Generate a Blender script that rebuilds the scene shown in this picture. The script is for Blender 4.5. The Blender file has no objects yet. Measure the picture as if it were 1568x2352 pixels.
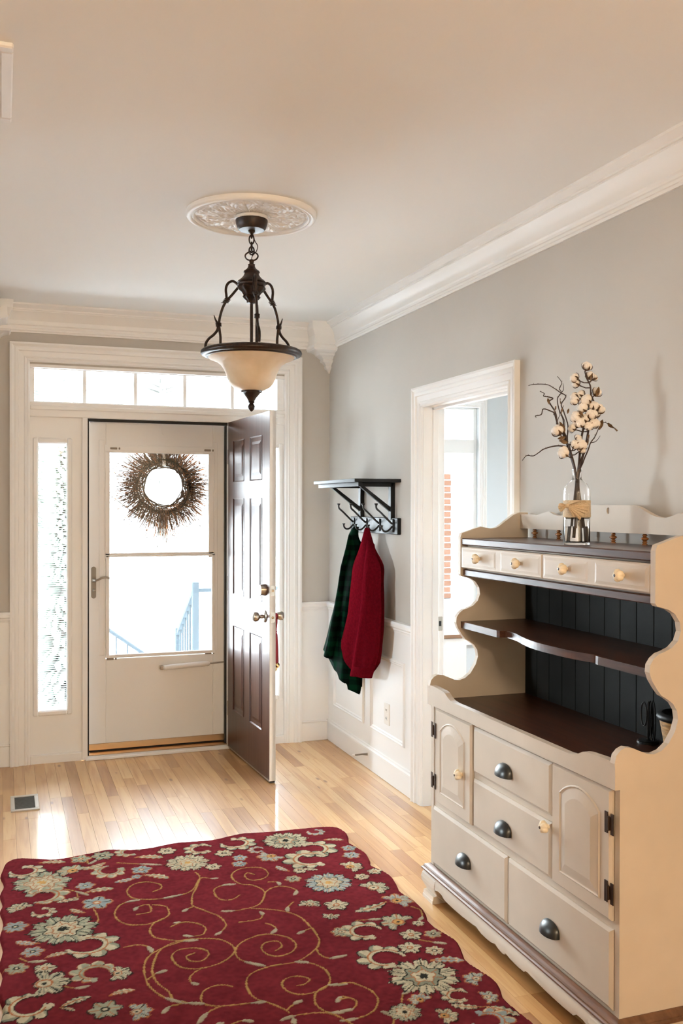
import bpy, bmesh, math, random
import numpy as np
from mathutils import Vector, Matrix

random.seed(7)
rng = np.random.default_rng(7)
S = bpy.context.scene
COL = S.collection
PI = math.pi

# ------------------------------------------------------------------ camera
cd = bpy.data.cameras.new('camera')
cam = bpy.data.objects.new('camera', cd)
COL.objects.link(cam)
cd.sensor_fit = 'HORIZONTAL'
cd.sensor_width = 24.0
cd.lens = 24.0 * 2180.63 / 1568.0
cd.clip_start = 0.05
cd.clip_end = 300
_yaw, _pit, _rol = 0.3441, -0.0072, -0.0019
_f = Vector((math.sin(_yaw) * math.cos(_pit), math.cos(_yaw) * math.cos(_pit), math.sin(_pit)))
_r = Vector((math.cos(_yaw), -math.sin(_yaw), 0))
_d = _f.cross(_r)
_r2 = _r * math.cos(_rol) + _d * math.sin(_rol)
_d2 = -_r * math.sin(_rol) + _d * math.cos(_rol)
_m = Matrix((_r2, -_d2, -_f)).transposed().to_4x4()
_m.translation = Vector((0, 0, 1.52))
cam.matrix_world = _m
S.camera = cam

# ------------------------------------------------------------------ world: bright overcast sky
w = bpy.data.worlds.new('overcast_sky')
S.world = w
w.use_nodes = True
_bg = w.node_tree.nodes['Background']
_bg.inputs[0].default_value = (0.84, 0.94, 1.0, 1)
_bg.inputs[1].default_value = 52.0

# ------------------------------------------------------------------ daylight through the windows, lamps, exposure
def portal(x, y, z, sx, sz, rot):
    l = bpy.data.lights.new('window_portal', 'AREA')
    l.shape = 'RECTANGLE'
    l.size = sx
    l.size_y = sz
    l.cycles.is_portal = True
    o = bpy.data.objects.new('window_portal', l)
    COL.objects.link(o)
    o.location = (x, y, z)
    o.rotation_euler = rot
    return o

portal(0.93, 6.02, 1.2, 1.7, 2.4, (-PI / 2, 0, 0))         # entry door unit
portal(2.64, 5.99, 1.42, 0.9, 1.7, (-PI / 2, 0, 0))        # dining room window
portal(-3.97, 4.7, 1.5, .85, 1.05, (0, -PI / 2, 0))         # living room window, west wall
portal(5.28, 4.35, 1.5, .75, 1.05, (0, PI / 2, 0))         # added east wall window, brightens the dining room

vs = S.view_settings
vs.view_transform = 'Standard'
vs.look = 'None'
vs.exposure = 0.78
vs.gamma = 1.0
vs.use_curve_mapping = False
S.cycles.use_denoising = True
S.cycles.max_bounces = 12
S.cycles.diffuse_bounces = 7
S.cycles.glossy_bounces = 5
S.cycles.transmission_bounces = 10
S.cycles.transparent_max_bounces = 16
S.cycles.sample_clamp_indirect = 8.0
S.cycles.sample_clamp_direct = 4.0
LAMP_W = 74.0
LAMP_COL = (1.0, 0.79, 0.54)

# ------------------------------------------------------------------ mesh helpers
class MB:
    def __init__(s):
        s.v = []
        s.f = []

    def add(s, vs_, fs):
        b = len(s.v)
        s.v.extend([tuple(p) for p in vs_])
        s.f.extend([tuple(i + b for i in q) for q in fs])
        return s

    def box(s, x0, y0, z0, x1, y1, z1, b=0.0):
        if x0 > x1: x0, x1 = x1, x0
        if y0 > y1: y0, y1 = y1, y0
        if z0 > z1: z0, z1 = z1, z0
        lo, hi = (x0, y0, z0), (x1, y1, z1)
        if b <= 0:
            vv = [(lo[0] if i & 1 == 0 else hi[0], lo[1] if i & 2 == 0 else hi[1], lo[2] if i & 4 == 0 else hi[2]) for i in range(8)]
            return s.add(vv, [(0, 2, 3, 1), (4, 5, 7, 6), (0, 1, 5, 4), (2, 6, 7, 3), (0, 4, 6, 2), (1, 3, 7, 5)])
        b = min(b, (x1 - x0) * .45, (y1 - y0) * .45, (z1 - z0) * .45)
        vv, idx = [], {}
        for c in range(8):
            sg = [1 if c >> k & 1 else -1 for k in range(3)]
            for a in range(3):
                p = []
                for k in range(3):
                    e = hi[k] if sg[k] > 0 else lo[k]
                    p.append(e if k == a else e - sg[k] * b)
                idx[(c, a)] = len(vv)
                vv.append(p)
        fs = []
        for a in range(3):
            o1, o2 = (a + 1) % 3, (a + 2) % 3
            for sd in (0, 1):
                q = []
                for (p1, p2) in ((0, 0), (1, 0), (1, 1), (0, 1)):
                    q.append(idx[((sd << a) | (p1 << o1) | (p2 << o2), a)])
                fs.append(q)
            for p1 in (0, 1):
                for p2 in (0, 1):
                    c0 = (p1 << o1) | (p2 << o2)
                    c1 = c0 | (1 << a)
                    fs.append([idx[(c0, o1)], idx[(c1, o1)], idx[(c1, o2)], idx[(c0, o2)]])
        for c in range(8):
            fs.append([idx[(c, 0)], idx[(c, 1)], idx[(c, 2)]])
        return s.add(vv, fs)

    def prism(s, poly, w0, w1, fn):
        n = len(poly)
        vv = [fn(u, v, w0) for u, v in poly] + [fn(u, v, w1) for u, v in poly]
        fs = [tuple(range(n)), tuple(range(2 * n - 1, n - 1, -1))]
        fs += [(i, (i + 1) % n, n + (i + 1) % n, n + i) for i in range(n)]
        return s.add(vv, fs)

    def loft(s, loops, close_ends=True, closed=True):
        n = len(loops[0])
        vv = [p for l in loops for p in l]
        fs = []
        for k in range(len(loops) - 1):
            for i in range(n if closed else n - 1):
                j = (i + 1) % n
                fs.append((k * n + i, k * n + j, (k + 1) * n + j, (k + 1) * n + i))
        if close_ends:
            fs.append(tuple(range(n)))
            fs.append(tuple((len(loops) - 1) * n + i for i in range(n)))
        return s.add(vv, fs)

    def lathe(s, prof, c, seg=24, fn=None, mod=None):
        fn = fn or (lambda a, b, h: (c[0] + a, c[1] + b, c[2] + h))
        loops = []
        for r, h in prof:
            loops.append([fn((r if mod is None else mod(r, h, 2 * PI * i / seg)) * math.cos(2 * PI * i / seg),
                             (r if mod is None else mod(r, h, 2 * PI * i / seg)) * math.sin(2 * PI * i / seg), h) for i in range(seg)])
        return s.loft(loops)

    def tube(s, pts, r, seg=6):
        pts = [Vector(p) for p in pts]
        n = len(pts)
        rr = r if isinstance(r, (list, tuple)) else [r] * n
        up = Vector((0, 0, 1))
        loops = []
        prev = None
        for i, p in enumerate(pts):
            t = (pts[min(i + 1, n - 1)] - pts[max(i - 1, 0)])
            if t.length < 1e-9:
                t = Vector((0, 0, 1))
            t.normalize()
            if prev is None:
                a = t.cross(up)
                if a.length < 1e-3:
                    a = t.cross(Vector((1, 0, 0)))
            else:
                a = prev - t * prev.dot(t)
                if a.length < 1e-6:
                    a = t.cross(up)
            a.normalize()
            prev = a
            b = t.cross(a)
            loops.append([p + (a * math.cos(2 * PI * k / seg) + b * math.sin(2 * PI * k / seg)) * rr[i] for k in range(seg)])
        return s.loft(loops)

    def ball(s, c, r, sx=1, sy=1, sz=1, seg=12, rings=8):
        prof = [(max(1e-4, r * math.sin(PI * i / rings)), -r * math.cos(PI * i / rings)) for i in range(rings + 1)]
        return s.lathe(prof, c, seg, fn=lambda a, b, h: (c[0] + a * sx, c[1] + b * sy, c[2] + h * sz))

    def mesh(s, name, mat=None, smooth=None, recalc=True):
        me = bpy.data.meshes.new(name)
        bm = bmesh.new()
        vs_ = [bm.verts.new(p) for p in s.v]
        for q in s.f:
            if len(set(q)) >= 3:
                try:
                    bm.faces.new([vs_[i] for i in q])
                except ValueError:
                    pass
        if recalc:
            bmesh.ops.recalc_face_normals(bm, faces=bm.faces)
        if smooth:
            for f in bm.faces:
                f.smooth = True
            for e in bm.edges:
                if len(e.link_faces) == 2 and e.calc_face_angle(0) > math.radians(smooth):
                    e.smooth = False
        bm.to_mesh(me)
        bm.free()
        if mat:
            me.materials.append(mat)
        return me

    def build(s, name, mat, parent=None, smooth=None, **kw):
        o = bpy.data.objects.new(name, s.mesh(name, mat, smooth))
        COL.objects.link(o)
        return attach(o, parent, **kw)


WM = {}                      # world matrix of every object built so far


def attach(o, parent, label=None, kind=None):
    if parent is not None:
        o.parent = parent
        o.matrix_parent_inverse = WM[parent.name].inverted()
    WM[o.name] = o.matrix_basis.copy()
    if label: o['label'] = label
    if kind: o['kind'] = kind
    return o


def thing(name, label, cat, loc=(0, 0, 0), group=None, kind=None):
    o = bpy.data.objects.new(name, None)
    o.empty_display_size = 0.05
    COL.objects.link(o)
    o.location = loc
    WM[o.name] = Matrix.Translation(Vector(loc))
    o['label'] = label
    if cat: o['category'] = cat
    if group: o['group'] = group
    if kind: o['kind'] = kind
    return o


def struct(name, mb, mat, label=None, smooth=None):
    o = mb.build(name, mat, None, smooth)
    o['kind'] = 'structure'
    if label: o['label'] = label
    return o


def sroot(name, loc, label=None):
    o = thing(name, label or name, None, loc)
    if not label: del o['label']
    o['kind'] = 'structure'
    return o


def dup(o, parent=None, matrix=None):
    c = o.copy()
    COL.objects.link(c)
    if matrix is not None:
        c.matrix_basis = matrix
    return attach(c, parent)


def inst(mesh, name, parent, matrix):
    o = bpy.data.objects.new(name, mesh)
    COL.objects.link(o)
    o.matrix_basis = matrix
    return attach(o, parent)


T = Matrix.Translation


def arc(cx, cy, r, a0, a1, n=10, sx=1, sy=1):
    return [(cx + r * sx * math.cos(math.radians(a0 + (a1 - a0) * i / n)), cy + r * sy * math.sin(math.radians(a0 + (a1 - a0) * i / n))) for i in range(n + 1)]


def spline(pts, n=6):
    pts = [np.array(p, float) for p in pts]
    out = []
    for i in range(len(pts) - 1):
        p0, p1, p2, p3 = pts[max(i - 1, 0)], pts[i], pts[i + 1], pts[min(i + 2, len(pts) - 1)]
        for k in range(n):
            t = k / n
            out.append(.5 * ((2 * p1) + (p2 - p0) * t + (2 * p0 - 5 * p1 + 4 * p2 - p3) * t * t + (3 * p1 - p0 - 3 * p2 + p3) * t ** 3))
    out.append(pts[-1])
    return [tuple(p) for p in out]


def frustum(mb, outer, inner, w0, w1, fn, back=None):
    n = len(outer)
    vv = [fn(u, v, w0) for u, v in outer] + [fn(u, v, w1) for u, v in inner]
    fs = [(i, (i + 1) % n, n + (i + 1) % n, n + i) for i in range(n)] + [tuple(range(n, 2 * n))]
    if back is not None:
        vv += [fn(u, v, back) for u, v in outer]
        fs += [(i, (i + 1) % n, 2 * n + (i + 1) % n, 2 * n + i) for i in range(n)] + [tuple(range(2 * n, 3 * n))]
    mb.add(vv, fs)


def rect(u0, v0, u1, v1):
    return [(u0, v0), (u1, v0), (u1, v1), (u0, v1)]


# ------------------------------------------------------------------ materials
def mat(name, col, rough=.5, metal=0.0, spec=.5, noise=None, bump=None, **kw):
    m = bpy.data.materials.new(name)
    m.use_nodes = True
    nt = m.node_tree
    p = nt.nodes['Principled BSDF']
    p.inputs['Base Color'].default_value = (*col, 1)
    p.inputs['Roughness'].default_value = rough
    p.inputs['Metallic'].default_value = metal
    p.inputs['Specular IOR Level'].default_value = spec
    for k, v in kw.items():
        p.inputs[k.replace('_', ' ')].default_value = v
    tc = nt.nodes.new('ShaderNodeTexCoord')
    if noise:                      # (scale vec, amount, detail): colour variation
        mp = nt.nodes.new('ShaderNodeMapping')
        mp.inputs['Scale'].default_value = noise[0]
        nt.links.new(tc.outputs['Object'], mp.inputs[0])
        nz = nt.nodes.new('ShaderNodeTexNoise')
        nz.inputs['Scale'].default_value = 1
        nz.inputs['Detail'].default_value = 6
        nt.links.new(mp.outputs[0], nz.inputs['Vector'])
        mx = nt.nodes.new('ShaderNodeMix')
        mx.data_type = 'RGBA'
        c2 = noise[2] if len(noise) > 2 else tuple(c * (1 - noise[1]) for c in col)
        mx.inputs[6].default_value = (*col, 1)
        mx.inputs[7].default_value = (*c2, 1)
        rp = nt.nodes.new('ShaderNodeMapRange')
        rp.inputs[1].default_value = .35
        rp.inputs[2].default_value = .68
        nt.links.new(nz.outputs[0], rp.inputs[0])
        nt.links.new(rp.outputs[0], mx.inputs[0])
        nt.links.new(mx.outputs[2], p.inputs['Base Color'])
    if bump:                       # (scale vec, strength, distance)
        mp2 = nt.nodes.new('ShaderNodeMapping')
        mp2.inputs['Scale'].default_value = bump[0]
        nt.links.new(tc.outputs['Object'], mp2.inputs[0])
        n2 = nt.nodes.new('ShaderNodeTexNoise')
        n2.inputs['Scale'].default_value = 1
        n2.inputs['Detail'].default_value = 5
        nt.links.new(mp2.outputs[0], n2.inputs['Vector'])
        bp = nt.nodes.new('ShaderNodeBump')
        bp.inputs['Strength'].default_value = bump[1]
        bp.inputs['Distance'].default_value = bump[2]
        nt.links.new(n2.outputs[0], bp.inputs['Height'])
        nt.links.new(bp.outputs[0], p.inputs['Normal'])
    return m


def glass_mat(name, tint=(1, 1, 1), ior=1.45):
    m = bpy.data.materials.new(name)
    m.use_nodes = True
    nt = m.node_tree
    nt.nodes.remove(nt.nodes['Principled BSDF'])
    out = nt.nodes['Material Output']
    tr = nt.nodes.new('ShaderNodeBsdfTransparent')
    tr.inputs[0].default_value = (*tint, 1)
    gl = nt.nodes.new('ShaderNodeBsdfGlossy')
    gl.inputs['Roughness'].default_value = 0.0
    fr = nt.nodes.new('ShaderNodeFresnel')
    fr.inputs[0].default_value = ior
    mx = nt.nodes.new('ShaderNodeMixShader')
    nt.links.new(fr.outputs[0], mx.inputs[0])
    nt.links.new(tr.outputs[0], mx.inputs[1])
    nt.links.new(gl.outputs[0], mx.inputs[2])
    nt.links.new(mx.outputs[0], out.inputs[0])
    return m


def wood_floor_mat():
    m = bpy.data.materials.new('oak_floor_boards')
    m.use_nodes = True
    nt = m.node_tree
    N, L = nt.nodes.new, nt.links.new
    p = nt.nodes['Principled BSDF']
    tc = N('ShaderNodeTexCoord')
    oi = N('ShaderNodeObjectInfo')
    ge = N('ShaderNodeNewGeometry')
    ad = N('ShaderNodeMath'); ad.operation = 'ADD'
    L(oi.outputs['Random'], ad.inputs[0]); L(ge.outputs['Random Per Island'], ad.inputs[1])
    fr = N('ShaderNodeMath'); fr.operation = 'FRACT'
    L(ad.outputs[0], fr.inputs[0])
    wn = N('ShaderNodeTexWhiteNoise'); wn.noise_dimensions = '1D'
    L(fr.outputs[0], wn.inputs['W'])
    sc = N('ShaderNodeVectorMath'); sc.operation = 'SCALE'; sc.inputs[3].default_value = 30
    L(wn.outputs['Color'], sc.inputs[0])
    off = N('ShaderNodeVectorMath'); off.operation = 'ADD'
    L(tc.outputs['Object'], off.inputs[0]); L(sc.outputs[0], off.inputs[1])
    mp = N('ShaderNodeMapping'); mp.inputs['Scale'].default_value = (38, 2.2, 38)
    L(off.outputs[0], mp.inputs[0])
    nz = N('ShaderNodeTexNoise'); nz.inputs['Scale'].default_value = 1; nz.inputs['Detail'].default_value = 7; nz.inputs['Distortion'].default_value = .8
    L(mp.outputs[0], nz.inputs['Vector'])
    r1 = N('ShaderNodeValToRGB')
    r1.color_ramp.elements[0].position = .0; r1.color_ramp.elements[0].color = (0.30, 0.135, 0.042, 1)
    r1.color_ramp.elements[1].position = 1.; r1.color_ramp.elements[1].color = (0.56, 0.345, 0.155, 1)
    e = r1.color_ramp.elements.new(.5); e.color = (0.46, 0.250, 0.092, 1)
    L(wn.outputs['Value'], r1.inputs[0])
    mr = N('ShaderNodeMapRange'); mr.inputs[1].default_value = .46; mr.inputs[2].default_value = .75
    L(nz.outputs[0], mr.inputs[0])
    mx = N('ShaderNodeMix'); mx.data_type = 'RGBA'; mx.blend_type = 'MULTIPLY'
    L(mr.outputs[0], mx.inputs[0]); L(r1.outputs[0], mx.inputs[6]); mx.inputs[7].default_value = (.74, .60, .46, 1)
    # knots
    mk = N('ShaderNodeMapping'); mk.inputs['Scale'].default_value = (9, 3.2, 9)
    L(off.outputs[0], mk.inputs[0])
    vo = N('ShaderNodeTexVoronoi'); vo.inputs['Scale'].default_value = 1
    L(mk.outputs[0], vo.inputs['Vector'])
    kr = N('ShaderNodeMapRange'); kr.inputs[1].default_value = .04; kr.inputs[2].default_value = .11; kr.inputs[3].default_value = 1; kr.inputs[4].default_value = 0
    L(vo.outputs['Distance'], kr.inputs[0])
    mx2 = N('ShaderNodeMix'); mx2.data_type = 'RGBA'
    L(kr.outputs[0], mx2.inputs[0]); L(mx.outputs[2], mx2.inputs[6]); mx2.inputs[7].default_value = (.20, .09, .04, 1)
    L(mx2.outputs[2], p.inputs['Base Color'])
    p.inputs['Roughness'].default_value = .36
    p.inputs['Specular IOR Level'].default_value = .5
    p.inputs['Coat Weight'].default_value = .5
    p.inputs['Coat Roughness'].default_value = .10
    bp = N('ShaderNodeBump'); bp.inputs['Strength'].default_value = .08; bp.inputs['Distance'].default_value = .002
    L(nz.outputs[0], bp.inputs['Height']); L(bp.outputs[0], p.inputs['Normal'])
    return m


def island_mat(name, cols, rough=.7):
    m = bpy.data.materials.new(name)
    m.use_nodes = True
    nt = m.node_tree
    p = nt.nodes['Principled BSDF']
    ge = nt.nodes.new('ShaderNodeNewGeometry')
    r = nt.nodes.new('ShaderNodeValToRGB')
    r.color_ramp.interpolation = 'CONSTANT'
    r.color_ramp.elements[0].color = (*cols[0], 1)
    r.color_ramp.elements[1].position = 1 / len(cols); r.color_ramp.elements[1].color = (*cols[1], 1)
    for i in range(2, len(cols)):
        e = r.color_ramp.elements.new(i / len(cols)); e.color = (*cols[i], 1)
    nt.links.new(ge.outputs['Random Per Island'], r.inputs[0])
    nt.links.new(r.outputs[0], p.inputs['Base Color'])
    p.inputs['Roughness'].default_value = rough
    p.inputs['Specular IOR Level'].default_value = .0
    return m


def plaid_mat():
    m = bpy.data.materials.new('green_plaid_velvet')
    m.use_nodes = True
    nt = m.node_tree
    N, L = nt.nodes.new, nt.links.new
    p = nt.nodes['Principled BSDF']
    tc = N('ShaderNodeTexCoord')
    sx = N('ShaderNodeSeparateXYZ'); L(tc.outputs['Object'], sx.inputs[0])
    outs = []
    for ax, per in (('Y', 0.060), ('Z', 0.060)):
        k = N('ShaderNodeMath'); k.operation = 'MULTIPLY'; k.inputs[1].default_value = 1 / per
        L(sx.outputs[ax], k.inputs[0])
        f = N('ShaderNodeMath'); f.operation = 'FRACT'; L(k.outputs[0], f.inputs[0])
        g = N('ShaderNodeMath'); g.operation = 'GREATER_THAN'; g.inputs[1].default_value = .5
        L(f.outputs[0], g.inputs[0]); outs.append(g)
    a = N('ShaderNodeMath'); a.operation = 'ADD'; L(outs[0].outputs[0], a.inputs[0]); L(outs[1].outputs[0], a.inputs[1])
    h = N('ShaderNodeMath'); h.operation = 'MULTIPLY'; h.inputs[1].default_value = .5; L(a.outputs[0], h.inputs[0])
    r = N('ShaderNodeValToRGB')
    r.color_ramp.elements[0].color = (.0008, .0022, .0016, 1)
    r.color_ramp.elements[1].color = (.0012, .018, .0078, 1)
    e = r.color_ramp.elements.new(.5); e.color = (.001, .008, .0045, 1)
    L(h.outputs[0], r.inputs[0]); L(r.outputs[0], p.inputs['Base Color'])
    p.inputs['Roughness'].default_value = .9
    p.inputs['Specular IOR Level'].default_value = .02
    p.inputs['Sheen Weight'].default_value = .0
    p.inputs['Sheen Tint'].default_value = (.1, .8, .4, 1)
    return m


def attr_mat(name, rough=.95):
    m = bpy.data.materials.new(name)
    m.use_nodes = True
    nt = m.node_tree
    p = nt.nodes['Principled BSDF']
    a = nt.nodes.new('ShaderNodeVertexColor'); a.layer_name = 'Col'
    nt.links.new(a.outputs[0], p.inputs['Base Color'])
    p.inputs['Roughness'].default_value = rough
    p.inputs['Specular IOR Level'].default_value = .0
    p.inputs['Roughness'].default_value = 1.0
    return m


WALL = mat('greige_wall_paint', (.505, .475, .435), .75, noise=((3, 3, 3), .03), bump=((220, 220, 220), .04, .001))
PALE = mat('pale_blue_grey_wall_paint', (.60, .64, .665), .75)
TRIM = mat('white_semigloss_paint', (.85, .853, .85), .42, bump=((6, 6, 60), .05, .002))
CEIL = mat('white_ceiling_paint', (.855, .87, .865), .9, bump=((150, 150, 150), .06, .001))
OAK = wood_floor_mat()
SUB = mat('dark_floor_joint', (.24, .135, .07), .8)
CREAM = mat('cream_furniture_paint', (.56, .485, .40), .38, noise=((9, 9, 9), .06), bump=((60, 60, 12), .04, .001))
DWOOD = mat('dark_walnut_wood', (.070, .026, .013), .30, spec=.3, noise=((60, 3, 60), .6, (.030, .011, .0055)), bump=((80, 4, 80), .06, .001))
BWOOD = mat('brown_moulding_wood', (.17, .085, .045), .3, noise=((60, 4, 60), .5, (.10, .045, .024)))
BEAD = mat('black_stained_boards', (.013, .0135, .012), .7, spec=.14, noise=((8, 8, 8), .3))
BRONZE = mat('oil_rubbed_bronze', (.011, .0075, .006), .40, metal=.2, spec=.35, noise=((90, 90, 90), .6, (.036, .016, .008)))
ALAB = mat('tea_stained_glass', (.72, .62, .49), .35, noise=((14, 14, 14), .2, (.63, .52, .38)), Subsurface_Weight=.3, Subsurface_Radius=(.05, .04, .03))
NICKEL = mat('satin_nickel', (.42, .37, .31), .28, metal=1.0)
BRASSY = mat('brushed_brass_strip', (.42, .29, .17), .3, metal=1.0)
GOLD = mat('gold_bell_metal', (.75, .55, .25), .15, metal=1.0)
PEWTER = mat('dark_pewter', (.055, .056, .055), .33, metal=.85)
HINGE = mat('antique_bronze_hinge', (.045, .026, .016), .4, metal=.6)
IVORY = mat('ivory_ceramic', (.86, .77, .60), .25, noise=((60, 60, 60), .3, (.72, .58, .38)))
DOT = mat('brown_screw_cap', (.05, .025, .015), .4)
DOORB = mat('dark_brown_door_paint', (.060, .022, .013), .35, spec=.40, noise=((40, 40, 3), .35), bump=((45, 45, 2.2), .35, .002))
BLACK = mat('black_metal', (.008, .008, .008), .35, metal=.2)
BLACKW = mat('black_painted_wood', (.007, .007, .007), .5, spec=.2)
STRIPM = mat('black_weatherstrip', (.006, .006, .006), .6)
GLASS = glass_mat('window_glass')
STORM = mat('white_storm_door_enamel', (.82, .82, .815), .35)
RED = mat('red_wool_cloth', (.072, .0022, .0050), 1.0, spec=.0, noise=((70, 70, 70), .35), bump=((260, 260, 260), .35, .002))
GREENP = plaid_mat()
BTN = mat('dark_button', (.02, .008, .008), .3)
RIBBON = mat('red_velvet_ribbon', (.20, .005, .012), .8)
TWIG = island_mat('dry_twigs', [(.014, .007, .004), (.060, .024, .010), (.008, .005, .003), (.16, .058, .020), (.026, .013, .006), (.09, .048, .024)])
WVINE = mat('wreath_vine', (.006, .003, .0018), .9, spec=.0)
VINE = mat('dark_brown_twig', (.045, .022, .014), .7, noise=((200, 200, 60), .4))
COTTON = mat('white_cotton', (.90, .865, .82), 1.0, bump=((260, 260, 260), .7, .004), Subsurface_Weight=.2, Subsurface_Radius=(.01, .01, .01))
BURR = mat('dry_cotton_burr', (.055, .026, .013), .7, noise=((90, 90, 90), .5, (.16, .09, .04)))
DLEAF = mat('dry_leaf', (.20, .12, .05), .7, noise=((70, 70, 70), .6, (.06, .03, .015)))
BURLAP = mat('burlap', (.68, .54, .37), .95, noise=((300, 300, 300), .3), bump=((500, 500, 500), .6, .002))
WHITER = mat('white_ribbon', (.85, .83, .80), .6)
BLINDM = mat('white_blind_slats', (.85, .87, .88), .5)
VASEG = mat('clear_bottle_glass', (1, 1, 1), 0.0, Transmission_Weight=1.0, IOR=1.45)
WATER = mat('clear_water', (1, 1, 1), 0.0, Transmission_Weight=1.0, IOR=1.33)
WICK = mat('golden_wicker', (.50, .27, .08), .6, noise=((20, 20, 160), .5), bump=((40, 40, 200), .6, .004))
SNOW = mat('pale_ground', (.86, .87, .88), .9, spec=.0, noise=((.8, .8, .8), .1))
STEPM = mat('pale_concrete_steps', (.80, .81, .82), .9)
RAILM = mat('blue_grey_railing_paint', (.0165, .0205, .0235), .6, spec=.0)
BARK = mat('pale_bark', (.026, .026, .024), .9, spec=.0)
NEEDLE = island_mat('pale_evergreen', [(.055, .066, .056), (.070, .080, .070), (.046, .056, .048)])
BRICKM = mat('tan_orange_brick', (.0195, .0102, .0068), .85, spec=.0, noise=((7, 7, 7), .4, (.0140, .0070, .0044)))
MORTAR = mat('white_mortar', (.036, .035, .034), .9, spec=.0)
RUGM = attr_mat('tufted_wool_rug')
VENTM = mat('taupe_vent_metal', (.22, .19, .155), .45, metal=.3)
VENTS = mat('dark_vent_slats', (.050, .040, .026), .7, spec=.1)
SHELFW = mat('warm_brown_counter', (.26, .15, .09), .35)
EMITG = mat('lit_lamp_glass', (.9, .8, .65), .5, Emission_Color=(1.0, .74, .48, 1), Emission_Strength=4.0)
PLATEM = mat('white_switch_plastic', (.78, .75, .70), .35)

# ================================================================== STRUCTURE
BY, RX = 5.828, 2.004           # wall faces: front wall, right wall
FY, FX = 5.813, 1.989           # faces of the trim on them
CZ = 2.675

# ---- floor: slab plus boards
mb = MB(); mb.box(-4.0, -3.6, -.20, 5.3, 5.97, -.019)
floor = struct('floor', mb, SUB, 'light oak strip floor running towards the front door')
PW = .0571
LENS = [.42, .55, .7, .85, 1.0, 1.25]
pmesh = []
for L_ in LENS:
    b_ = MB(); b_.box(.0004, 0, -.018, PW - .0004, L_ - .0006, 0)
    pmesh.append(b_.mesh('plank', OAK))
x0 = -.05
nst = 37
cnt = 0
far = MB()
for i in range(nst):
    x = x0 + i * PW
    y = 5.905 if .49 < x + PW / 2 < 1.32 else 5.82
    lim = 2.2 if x > 1.38 else 3.7
    first = True
    while y > lim:
        k = random.randrange(6)
        if first: k = random.randrange(6)
        first = False
        y -= LENS[k]
        if cnt < 296:
            inst(pmesh[k], 'plank', floor, T((x, y, 0)))
            cnt += 1
        else:
            far.box(x + .0006, y, -.018, x + PW - .0006, y + LENS[k] - .001, 0)
    while y > -3.5:
        k = random.choice(LENS)
        far.box(x + .0006, y - k, -.018, x + PW - .0006, y - .001, 0)
        y -= k
for i in range(66):                         # living room side
    x = x0 - (i + 1) * PW
    y = 5.82
    while y > -3.5:
        k = random.choice(LENS) * 1.6
        far.box(x + .0006, y - k, -.018, x + PW - .0006, y - .001, 0)
        y -= k
for i in range(56):                         # dining room
    x = x0 + (nst + i) * PW
    y = 5.82
    while y > 2.2:
        k = random.choice(LENS) * 1.6
        far.box(x + .0006, y - k, -.018, x + PW - .0006, y - .001, 0)
        y -= k
far.build('plank_field', OAK, floor, kind='stuff')

# ---- ceiling
mb = MB(); mb.box(-4.0, -3.6, CZ, 5.3, 5.97, CZ + .15)
struct('ceiling', mb, CEIL, 'plain white ceiling')

# ---- walls
def wall_y(name, y0, y1, xs, openings, m, label):
    mb = MB()
    xa, xb = xs
    cur = xa
    for (o0, o1, z0, z1) in sorted(openings):
        mb.box(cur, y0, -.02, o0, y1, CZ + .02)
        if z0 > 0: mb.box(o0, y0, -.02, o1, y1, z0)
        mb.box(o0, y0, z1, o1, y1, CZ + .02)
        cur = o1
    mb.box(cur, y0, -.02, xb, y1, CZ + .02)
    return struct(name, mb, m, label)


def wall_x(name, x0, x1, ys, openings, m, label):
    mb = MB()
    ya, yb = ys
    cur = ya
    for (o0, o1, z0, z1) in sorted(openings):
        mb.box(x0, cur, -.02, x1, o0, CZ + .02)
        if z0 > 0: mb.box(x0, o0, -.02, x1, o1, z0)
        mb.box(x0, o0, z1, x1, o1, CZ + .02)
        cur = o1
    mb.box(x0, cur, -.02, x1, yb, CZ + .02)
    return struct(name, mb, m, label)


DY0, DY1, DZ = 3.512, 4.362, 2.015          # dining room doorway
wf = wall_y('wall_front', BY, 5.97, (-4.0, 2.06), [(.14, 1.72, 0, 2.335)], WALL, 'greige wall around the front door')
wall_y('wall_dining_front', BY, 5.97, (2.06, 5.3), [(2.22, 3.09, .60, 2.19)], PALE, 'pale blue grey dining room wall around its window')
wr = wall_x('wall_right', RX, RX + .106, (-3.6, 5.9), [(DY0, DY1, 0, DZ)], WALL, 'greige wall behind the hutch and the coat shelf')
wall_x('wall_left', -.23, -.105, (5.30, 5.9), [], WALL, 'short greige wall return at the left of the front door')
wall_x('wall_light_block', -.62, -.50, (-3.46, 3.3), [], WALL, 'unseen greige wall left of the viewer, added to block window light from the near floor')  # unseen wall added to keep west window light off the near floor
wall_x('wall_west', -4.0, -3.86, (-3.6, 5.9), [(4.3, 5.1, 1.0, 2.0)], WALL, 'greige living room wall with a window')
wall_y('wall_back', -3.6, -3.46, (-4.0, 2.05), [], WALL, 'greige wall behind the viewer')
wall_y('wall_dining', 2.0, 2.12, (2.1, 5.3), [], PALE, 'pale dining room wall')
wall_x('wall_east', 5.2, 5.3, (2.0, 5.9), [(4.0, 4.7, 1.0, 2.0)], PALE, 'pale dining room end wall')


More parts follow.
